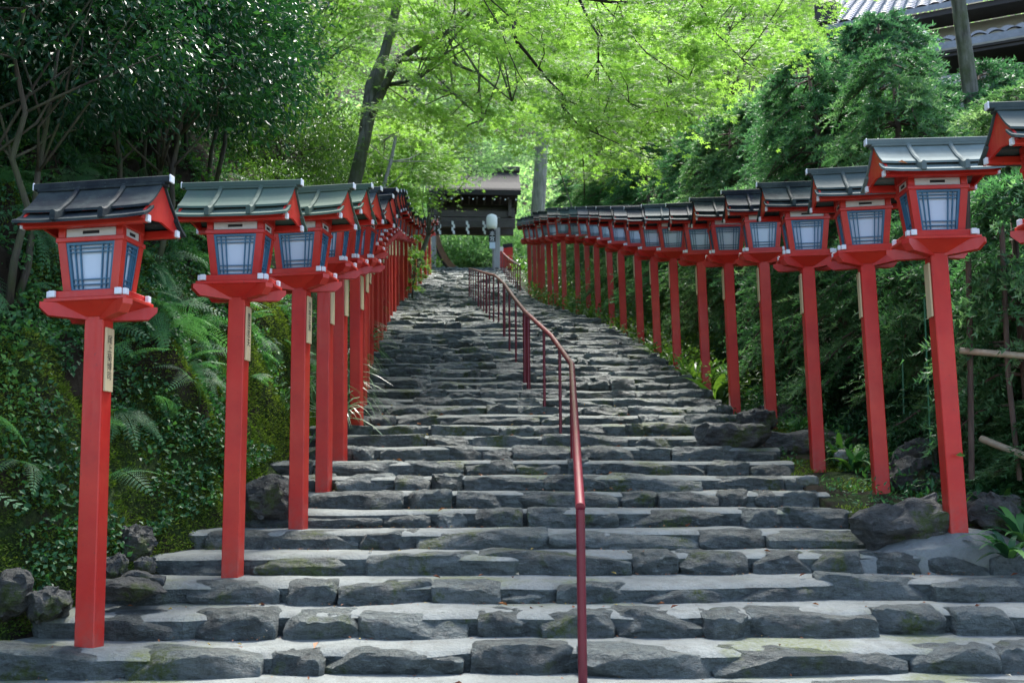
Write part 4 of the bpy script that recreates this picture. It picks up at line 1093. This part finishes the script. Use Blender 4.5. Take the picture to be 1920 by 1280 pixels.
boulder(1515, 909, 9.35, (.20, .14, .09), 'small flat grey stone lying on a step', .1, 'mortar', .0, (8, 6, 6), 8, 'stone')
boulder(1500, 850, 11.3, (1.4, .5, .36), 'long mossy kerb boulder behind the fourth lantern post', .1)
boulder(1475, 800, 12.8, (.9, .5, .45), 'dark weathered boulder between fourth and fifth posts', .3)
boulder(1372, 838, 10.9, (.85, .4, .34), 'broad dark boulder closing the end of the middle steps', .05)
boulder(1420, 805, 11.5, (.5, .4, .3), 'grey boulder at the foot of the fourth post', .6)
boulder(1180, 678, 17.6, (.8, .5, .35), 'rough boulder beside the ninth lantern post', .2)
boulder(1095, 622, 21.6, (1.0, .5, .40), 'big pale boulder below the eleventh lantern post', .1)
boulder(1240, 710, 16.4, (.7, .45, .3), 'dark boulder at the foot of the eighth post', .4)
boulder(88, 1158, 6.45, (.26, .26, .24), 'grey boulder with mossy top behind the first lantern of the bank row', .4)
boulder(12, 1150, 6.4, (.28, .24, .36), 'moss draped boulder at the edge of the bank', .2)
boulder(252, 1040, 7.5, (.28, .26, .28), 'dark boulder wedged under the fern bank', .7)
boulder(275, 1068, 7.2, (.16, .14, .12), 'small brown stone under the wedged dark boulder', .2, res=(10, 8, 8))
boulder(212, 1085, 7.0, (.2, .22, .24), 'leaning grey boulder near the second bank lantern', .9)
boulder(265, 1095, 6.9, (.30, .2, .12), 'flat pale stone resting on a dark rock at the bank foot', .1, res=(10, 8, 8))
boulder(255, 1118, 6.75, (.5, .26, .16), 'low dark rock at the left end of a lower step', .1)
boulder(500, 955, 8.55, (.5, .35, .35), 'grey boulder beside the third bank lantern', .2)
boulder(510, 915, 9.2, (.3, .2, .16), 'small dark rock on the bank edge behind the third bank lantern', .2, res=(10, 8, 8))
# mortar mound that carries the lowest lantern
mx, my = np.meshgrid(np.linspace(2.5, 5.2, 60), np.linspace(7.60, 8.4, 34), indexing='ij')
cm = RPOS[1]
hgt_ = (cm[2] - (E - .585) + .06) * np.exp(-((np.abs(mx - cm[0] - .05) / .42) ** 2 * .5 + ((my - cm[1] - .08) / .24) ** 2 * .5) ** 1.1)
Pm = np.stack([mx.ravel(), my.ravel(), (E - .585 - .055 + hgt_).ravel()], 1); Pm[:, 2] += .018 * fbm(Pm * 4.) + .010 * fbm(Pm * 13)
edge = (my.ravel() < 7.605) | (my.ravel() > 8.39) | (mx.ravel() < 2.505) | (mx.ravel() > 5.19)
Pm[edge, 2] -= .30
n_ = 34; ii, jj = np.meshgrid(np.arange(59), np.arange(33), indexing='ij'); a_ = (ii * n_ + jj).ravel()
o = link('mortar_mound', mesh_np('mortar_mound', Pm, np.stack([a_, a_ + n_, a_ + n_ + 1, a_ + 1], 1), M['mortar'], np.full(len(a_), .4), smooth=True))
tag(o, 'sloping pale mortar mound under the lowest full lantern post', kind='structure')
# fallen leaves
lf = kites(np.zeros((1, 3)), np.array([[1., 0, 0]]), np.array([[0, 0, 1.]]), .075, .034, .35)
LIT = [mesh_np('fallen_leaf', lf[0] * s, lf[1], M['litter'], np.full(2, r)) for s, r in ((1, .05), (.8, .3), (1, .5), (.7, .78), (.75, .98))]
LN = ['brown', 'rusty orange', 'tan', 'yellow', 'pale']
for i in range(150):
    d = 4.8 + 8 * rng.random() ** 1.5; s = next(s for s in STEPS if s[0] <= d < s[1])
    dd = s[0] + .10 + rng.random() * .34; x = rng.uniform(float(xl(dd)) - .1, float(xr(dd)) - .1); k = int(rng.choice(5, p=[.22, .25, .2, .16, .17]))
    o = link('fallen_leaf', LIT[k]); o.location = (x, dd + float(skew(dd)) * (x - float(xc(dd))), s[2] + .014 + rng.uniform(0, .006)); o.rotation_euler = (rng.normal(0, .3), rng.normal(0, .3), rng.uniform(0, 6.28)); o.scale = (rng.uniform(.6, 1.1),) * 3
    tag(o, f'{LN[k]} fallen leaf lying on a stone tread', 'leaf', f'{LN[k]} fallen leaves on the steps')
nb_ = 3600; si = rng.integers(1, 22, nb_); P = []
for k_ in si:
    q = STEPS[k_]; x = rng.uniform(float(xl(q[0])), float(xr(q[0])) - .15); dd = q[1] + .03 - rng.exponential(.09); dd = max(dd, q[0] + .14)
    P.append((x, dd + float(skew(dd)) * (x - float(xc(dd))), q[2] + .012))
P = np.array(P); keep = vnoise(P * np.array([1.6, 1.6, 0])) > -.1; P = P[keep]; n_b = len(P)
A = unit(rand_unit(n_b) * np.array([1, 1, .25])); Nv = unit(np.array([0, 0, 1.]) + rand_unit(n_b) * .4); L_ = rng.uniform(.008, .030, n_b)
tag(link('litter', leafmesh('litter', kites(P, A, Nv, L_, L_ * .45), M['litter'], rng.beta(1.2, 2.2, n_b))), 'fine leaf litter and grit gathered along the treads', kind='stuff')
pl = at(1793, 853, 7.36 * KR); o = link('leaf', mesh_np('leaf', lf[0] * 1.1, lf[1], M['shrub'], np.full(2, .8))); o.location = pl + np.array([-.02, -.03, 0]); o.rotation_euler = (1.2, 0, .05)
tag(o, 'single pale green leaf caught on the lowest full red post', 'leaf')
o = link('leaf', mesh_np('leaf', lf[0] * 1.1, lf[1], M['litter'], np.full(2, .4))); o.location = at(1683, 307, 7.2 * KR) + np.array([0, -.01, .01]); o.rotation_euler = (.6, 0, .1)
tag(o, 'orange leaf lying on the eave of the lowest full lantern roof', 'leaf')

# ------------------------------------------------------------------ bamboo fence and stakes by the saplings
fr = empty('bamboo_fence', at(1860, 700, 8.2)); fo = np.array(fr.location)
def pole(pts, r, name, mat, par, org, n=10):
    m = MB(); m.tube(np.array(pts) - org, r, n); return m.build(name, mat, par, smooth=True, sharp=math.radians(40))
pole([at(1800, 657, 8.3), at(1930, 668, 8.0), at(2100, 680, 7.6)], .028, 'rail', M['bamboo'], fr, fo)
pole([at(1840, 822, 8.4), at(1930, 858, 8.0), at(2100, 915, 7.5)], .030, 'rail', M['bamboo'], fr, fo)
pole([at(1812, 300, 8.36), at(1818, 600, 8.36), at(1822, 900, 8.36)], .024, 'upright', M['cedarbark'], fr, fo)
pole([at(1878, 420, 8.2), at(1890, 700, 8.2), at(1912, 900, 8.2)], .022, 'upright', M['cedarbark'], fr, fo)
tag(fr, 'rustic bamboo fence rails tied to dark uprights beside the lowest lanterns', 'fence')
for i, (u0, v0, u1, v1, d) in enumerate([(1733, 560, 1742, 790, 9.2), (1752, 640, 1772, 790, 9.0), (1690, 600, 1692, 720, 10)]):
    a, b = at(u0, v0, d), at(u1, v1, d); o = pole([a, b - [0, 0, .3]], .009, 'garden_stake', M['greenstake'], None, b, 8); o.location = b
    tag(o, 'thin green garden stake standing among the saplings', 'stake', 'green stakes among the saplings')

# ------------------------------------------------------------------ gate at the top
GD = 52.
gx = float(at(884, 505, GD)[0])
gate = empty('roofed_gate', (gx, GD + .6, TOPZ), (0, 0, math.radians(3.2)))
zb = lambda v: float(at(884, v, GD)[2]) - TOPZ
xg = lambda u: float(at(u, 430, GD)[0]) - gx
m = MB()
ez, rzg, hw = zb(381), zb(372) + 1.75, (xg(973) - xg(797)) / 2
cx = (xg(973) + xg(797)) / 2
for sy in (-1, 1):
    pr = [(.0, rzg), (.5, rzg - .42), (1.1, rzg - .98), (1.75, rzg - 1.5), (1.85, rzg - 1.62)]
    for (y0, za), (y1, zc) in zip(pr[:-1], pr[1:]):
        th = .28
        a = [(-hw, sy * y0, za - th), (hw, sy * y0, za - th), (hw, sy * y1, zc - th), (-hw, sy * y1, zc - th)]
        b = [(x, y, z + th) for x, y, z in a]
        if sy > 0: m.hexa([np.array(p) + [cx, 0, 0] for p in a] + [np.array(p) + [cx, 0, 0] for p in b])
        else: m.hexa([np.array(p) + [cx, 0, 0] for p in a[::-1]] + [np.array(p) + [cx, 0, 0] for p in b[::-1]])
groof = m.build('roof', M['barkroof'], gate)
m = MB(); m.box((cx, 0, rzg + .05), (2 * hw + .1, .5, .28), ch=.03); m.build('ridge', M['gatewood'], groof)
m = MB()
for x in np.linspace(-hw + .25, hw - .25, 12): m.box((cx + x, -.75, ez - .02), (.09, 2.0, .09))
m.build('rafter', M['gatewood'], groof)
for x in np.linspace(-hw + .25, hw - .25, 9):
    m = MB(); m.box((cx + x, -1.77, ez - .1), (.07, .03, .07)); m.build('rafter_tip', M['white'], groof)
pr_, pl_ = xg(930), xg(810)
for px in (pl_, pr_):
    for py in (-.9, .9):
        m = MB(); m.box((px, py, zb(405) / 2), (.34, .34, zb(405))); m.build('post', M['greypost'], gate)
for z, h, y in ((zb(421), zb(412) - zb(430), -.9), (zb(405), .34, -.9), (zb(395), .5, -.2), (zb(421), .42, .9)):
    m = MB(); m.box((cx, y - .05, z), (2 * hw - .5, .26, h)); m.build('lintel', M['gatewood'], gate)
m = MB()
for sx in (-1, 1): m.box((cx + sx * (hw - .55), 0, zb(395)), (.16, 2.6, .9))
m.build('gable_panel', M['gatewood'], gate)
m = MB(); m.box((cx, .2, zb(383)), (2 * hw - .5, 1.4, .06)); m.build('ceiling_board', M['darkwood'], gate)
tag(gate, 'dark roofed wooden gate at the top of the stairs', 'gate')
def gw(u, v, dd=0.): p = at(u, v, GD + dd); return p
# sign on the post
sg = empty('post_sign', gw(923, 443, -.5)); m = MB(); m.box((0, 0, 0), (.36, .05, .62)); m.build('board', M['black'], sg)
cu = bpy.data.curves.new('lettering', 'FONT'); cu.body = '本\n宮'; cu.size = .28; cu.align_x = 'CENTER'; cu.extrude = .002
tmp = bpy.data.objects.new('tmp_text', cu); COL.objects.link(tmp); dg = bpy.context.evaluated_depsgraph_get(); dg.update()
me = bpy.data.meshes.new_from_object(tmp.evaluated_get(dg)); bpy.data.objects.remove(tmp); me.materials.clear(); me.materials.append(M['white'])
t_ = link('lettering', me, sg); t_.rotation_euler = (PI / 2, 0, 0); t_.location = (0, -.03, .04)
tag(sg, 'black sign with white characters fixed to the gate post under the paper lantern', 'sign')
m = MB(); m.box((0, 0, 0), (.30, .02, .36)); o = m.build('notice_sheet', M['paper']); o.location = gw(923, 460, -.5); tag(o, 'pale notice sheet on the gate post below the black sign', 'notice')
# paper lantern
pl = empty('paper_lantern', gw(922, 430, -1.3)); m = MB(); hgt = zb(403) - zb(430)
prof = [(.12, 0), (.24, .05), (.285, .16), (.29, .40), (.285, .62), (.24, hgt - .06), (.12, hgt)]
V = [(r * math.cos(2 * PI * j / 20), r * math.sin(2 * PI * j / 20), z) for r, z in prof for j in range(20)]
m.add(V, [(i * 20 + j, i * 20 + (j + 1) % 20, i * 20 + 20 + (j + 1) % 20, i * 20 + 20 + j) for i in range(6) for j in range(20)] + [tuple(range(20))[::-1], tuple(range(120, 140))])
m.build('shade', simple('lantern_paper', (.70, .72, .66), .7, .05), pl, smooth=True)
m = MB(); m.tube([(0, 0, hgt - .01), (0, 0, hgt + .3)], .015, 6); m.build('cord', M['black'], pl)
m = MB(); m.tube([(0, 0, -.03), (0, 0, .02)], .13, 14); m.build('rim', M['black'], pl)
tag(pl, 'white paper lantern hanging under the eave of the gate', 'lantern')
# straw rope with zigzag paper streamers
m = MB(); a, b = gw(812, 413, -.7), gw(968, 411, -.7); pts = [a + (b - a) * t - [0, 0, .12 * math.sin(PI * t)] for t in np.linspace(0, 1, 9)]; m.tube(np.array(pts) - a, .022, 8)
o = m.build('straw_rope', M['gatewood']); o.location = a; tag(o, 'straw rope strung across the front of the gate', 'rope')
for u, w in ((824, 'at the far end of the rope by the curved timber'), (850, 'second along the rope from the curved timber'), (877, 'at the middle of the gate opening'), (908, 'beside the white paper lantern')):
    m = MB(); p = gw(u, 414, -.75)
    for k in range(4): 
        x = (.035 if k % 2 else -.035); m.hexa([np.array(q) for q in ((x - .055, -.008 - .01 * k, -.17 * k - .20), (x + .055, -.008 - .01 * k, -.17 * k - .24), (x + .055, .0 - .01 * k, -.17 * k - .24), (x - .055, .0 - .01 * k, -.17 * k - .20), (x - .055, -.008 - .01 * k, -.17 * k), (x + .055, -.008 - .01 * k, -.17 * k - .04), (x + .055, .0 - .01 * k, -.17 * k - .04), (x - .055, .0 - .01 * k, -.17 * k))])
    o = m.build('paper_streamer', M['cream']); o.location = p; tag(o, 'white zigzag paper streamer ' + w, 'streamer', 'paper streamers on the gate rope')
# curved timber of the roof beyond the gate
cv = [(817, 428), (819, 445), (823, 460), (829, 474), (837, 488), (846, 499), (858, 508)]
P = np.array([at(u, v, 55.5) for u, v in cv]); m = MB(); k = len(P)
tn = unit(np.gradient(P, axis=0)); nr = np.stack([tn[:, 2], 0 * tn[:, 0], -tn[:, 0]], 1)
V = [p + s * nr[i] * .16 + [0, y, 0] for i, p in enumerate(P) for s, y in ((-1, -.2), (1, -.2), (1, .5), (-1, .5))]
m.add(V, [(i * 4 + j, i * 4 + (j + 1) % 4, i * 4 + 4 + (j + 1) % 4, i * 4 + 4 + j) for i in range(k - 1) for j in range(4)] + [(3, 2, 1, 0), tuple((k - 1) * 4 + j for j in range(4))])
cb = empty('curved_roof_edge', P[-1]); m.v = [tuple(np.array(x) - P[-1]) for x in m.v]
m.build('timber', M['brownwood'], cb)
m = MB(); V = [p + nr[i] * (.16 + s) + [0, y, 0] - P[-1] for i, p in enumerate(P) for s, y in ((.004, -.24), (.09, -.24), (.09, .5), (.004, .5))]
m.add(V, [(i * 4 + j, i * 4 + (j + 1) % 4, i * 4 + 4 + (j + 1) % 4, i * 4 + 4 + j) for i in range(k - 1) for j in range(4)] + [(3, 2, 1, 0), tuple((k - 1) * 4 + j for j in range(4))]); m.build('trim', M['darkwood'], cb)
tag(cb, 'curved brown timber edge sweeping down inside the gate opening', 'timber')
# red posts and low fence beyond the rail
for i, (u, v0, v1, d, w, cap, lab) in enumerate([(939, 472, 507, 54, .30, 'white', 'pale capped red post just beyond the gate post'), (947, 466, 490, 56, .30, 'black', 'black capped red post inside the gate, nearer the paper lantern'), (956, 465, 492, 56, .34, 'black', 'black capped red post inside the gate, farther from the paper lantern')]):
    b = at(u, v1, d); b[2] = TOPZ; tp = at(u, v0, d)[2] - TOPZ; o = empty('red_post', b)
    m = MB(); m.box((0, 0, tp / 2), (w, w, tp)); m.build('shaft', M['red'], o)
    m = MB(); m.box((0, 0, tp + .12), (w * .9, w * .9, .25)); m.build('cap', M[cap], o)
    tag(o, lab, 'post')

# ------------------------------------------------------------------ house with tiled roofs above the cedars
ya = math.radians(-26)
hl = at(1548, 50, 24.)
house = empty('tiled_house', (hl[0], hl[1], float(zr(24)) - 1.0), (0, 0, ya)); hz = hl[2] - (float(zr(24)) - 1.0)
def tiles(name, x0, x1, y0, z0, y1, z1, parent, pitch=.30):
    nx = int((x1 - x0) / pitch * 8); ny = 2 * int((y1 - y0) / .28)
    V = []; Fc = []
    for j in range(ny + 1):
        c = (j + 1) // 2 if j else 0
        t = min(1, ((j + 1) // 2) / (ny / 2)); st = .03 if j % 2 == 0 else 0.
        for i in range(nx + 1):
            x = x0 + (x1 - x0) * i / nx; w = abs(math.sin(PI * (x - x0) / pitch)) ** .7
            V.append((x, y0 + (y1 - y0) * t + (.0 if st else .001), z0 + (z1 - z0) * t + .075 * w + st))
    for j in range(ny):
        for i in range(nx): a = j * (nx + 1) + i; Fc.append((a, a + 1, a + nx + 2, a + nx + 1))
    b = len(V)
    V += [(x0, y0, z0 - .10), (x1, y0, z0 - .10), (x1, y1, z1 - .1), (x0, y1, z1 - .1)]
    Fc += [(b + 3, b + 2, b + 1, b)] + [(b, b + 1, nx, 0)]
    m = MB(); m.add(V, Fc); return m.build(name, M['tile'], parent)
rf = tiles('roof', 0, 11, 0, hz, 4.2, hz + 2.5, house)
m = MB(); m.box((-.05, 2.1, hz + 1.36), (.32, 4.9, .36), R=[[1, 0, 0], [0, math.cos(.537), -math.sin(.537)], [0, math.sin(.537), math.cos(.537)]], ch=.08); m.build('verge_ridge', M['tile'], rf)
m = MB(); m.box((.02, .02, hz + .36), (.55, .16, .62), ch=.12); m.build('end_tile', M['darkwood'], rf)
m = MB(); m.box((5.5, .12, hz - .17), (11, .12, .14)); m.box((5.5, .55, hz - .13), (11, .9, .05)); m.build('fascia', M['darkwood'], rf)
m = MB(); m.box((5.6, 3.5, (hz - .1) / 2), (10.4, 5, hz - .25)); m.build('wall', M['plaster'], house)
wz = at(1725, 90, 18.3)[2] - (float(zr(24)) - 1.0)
wr = tiles('wing_roof', 2.4, 10, -5.15, wz, -1.2, wz + 1.7, house)
m = MB(); m.box((2.3, -3.2, wz + .98), (.3, 4.4, .34), R=[[1, 0, 0], [0, math.cos(.406), -math.sin(.406)], [0, math.sin(.406), math.cos(.406)]], ch=.08); m.build('verge_ridge', M['tile'], wr)
m = MB(); m.box((6.2, -5.0, wz - .17), (7.6, .12, .12)); m.box((6.2, -4.5, wz - .14), (7.6, 1.2, .05)); m.build('fascia', M['darkwood'], wr)
m = MB(); m.box((6.5, -2.6, (wz - .2) / 2), (6.6, 3.0, wz - .3)); m.build('wing_wall', M['darkwood'], house)
for x in (3.5, 5.2, 6.9): m = MB(); m.box((x, -4.35, (wz - .2) / 2), (.17, .17, wz - .25)); m.build('post', M['greypost'], house)
m = MB()
m.box((4.4, -4.14, wz - 1.9), (1.3, .04, 1.5)); m.build('window', M['plaster'], house)
tag(house, 'grey tiled house with overlapping roofs standing above the cedars', 'house')

# ------------------------------------------------------------------ light, sky, camera
SUN_EL, SUN_ROT = math.radians(60), math.radians(14)
w = bpy.data.worlds.new('World'); SC.world = w; w.use_nodes = True
nt = w.node_tree; nt.nodes.clear()
sky = nt.nodes.new('ShaderNodeTexSky'); sky.sky_type = 'NISHITA'; sky.sun_disc = False; sky.sun_elevation = SUN_EL; sky.sun_rotation = SUN_ROT
sky.air_density = 1.0; sky.dust_density = 2.0; sky.ozone_density = 1.0
bg = nt.nodes.new('ShaderNodeBackground'); bg.inputs[1].default_value = .125
ow = nt.nodes.new('ShaderNodeOutputWorld'); nt.links.new(sky.outputs[0], bg.inputs[0]); nt.links.new(bg.outputs[0], ow.inputs[0])
sl = bpy.data.lights.new('sun', 'SUN'); sl.energy = 2.6; sl.angle = math.radians(18); sl.color = (1, .98, .92)
so = bpy.data.objects.new('sun', sl); COL.objects.link(so)
sd = Vector((math.sin(SUN_ROT) * math.cos(SUN_EL), math.cos(SUN_ROT) * math.cos(SUN_EL), math.sin(SUN_EL)))
so.rotation_euler = (-sd).to_track_quat('-Z', 'Y').to_euler(); so.location = (0, 0, 40)
cam = bpy.data.cameras.new('camera'); cam.sensor_width = 36; cam.lens = F / 1920 * 36; cam.clip_end = 1500; cam.clip_start = .05
cam.dof.use_dof = True; cam.dof.focus_distance = 8.0; cam.dof.aperture_fstop = 3.2
co = bpy.data.objects.new('camera', cam); COL.objects.link(co); co.location = (0, 0, E); co.rotation_euler = (PI / 2 + PITCH, 0, 0)
SC.camera = co
SC.view_settings.view_transform = 'Standard'; SC.view_settings.look = 'None'; SC.view_settings.gamma = 1; SC.view_settings.exposure = 2.1
SC.render.engine = 'CYCLES'
SC.cycles.max_bounces = 8; SC.cycles.transparent_max_bounces = 8; SC.cycles.transmission_bounces = 6; SC.cycles.diffuse_bounces = 4; SC.cycles.glossy_bounces = 3
SC.cycles.use_denoising = True
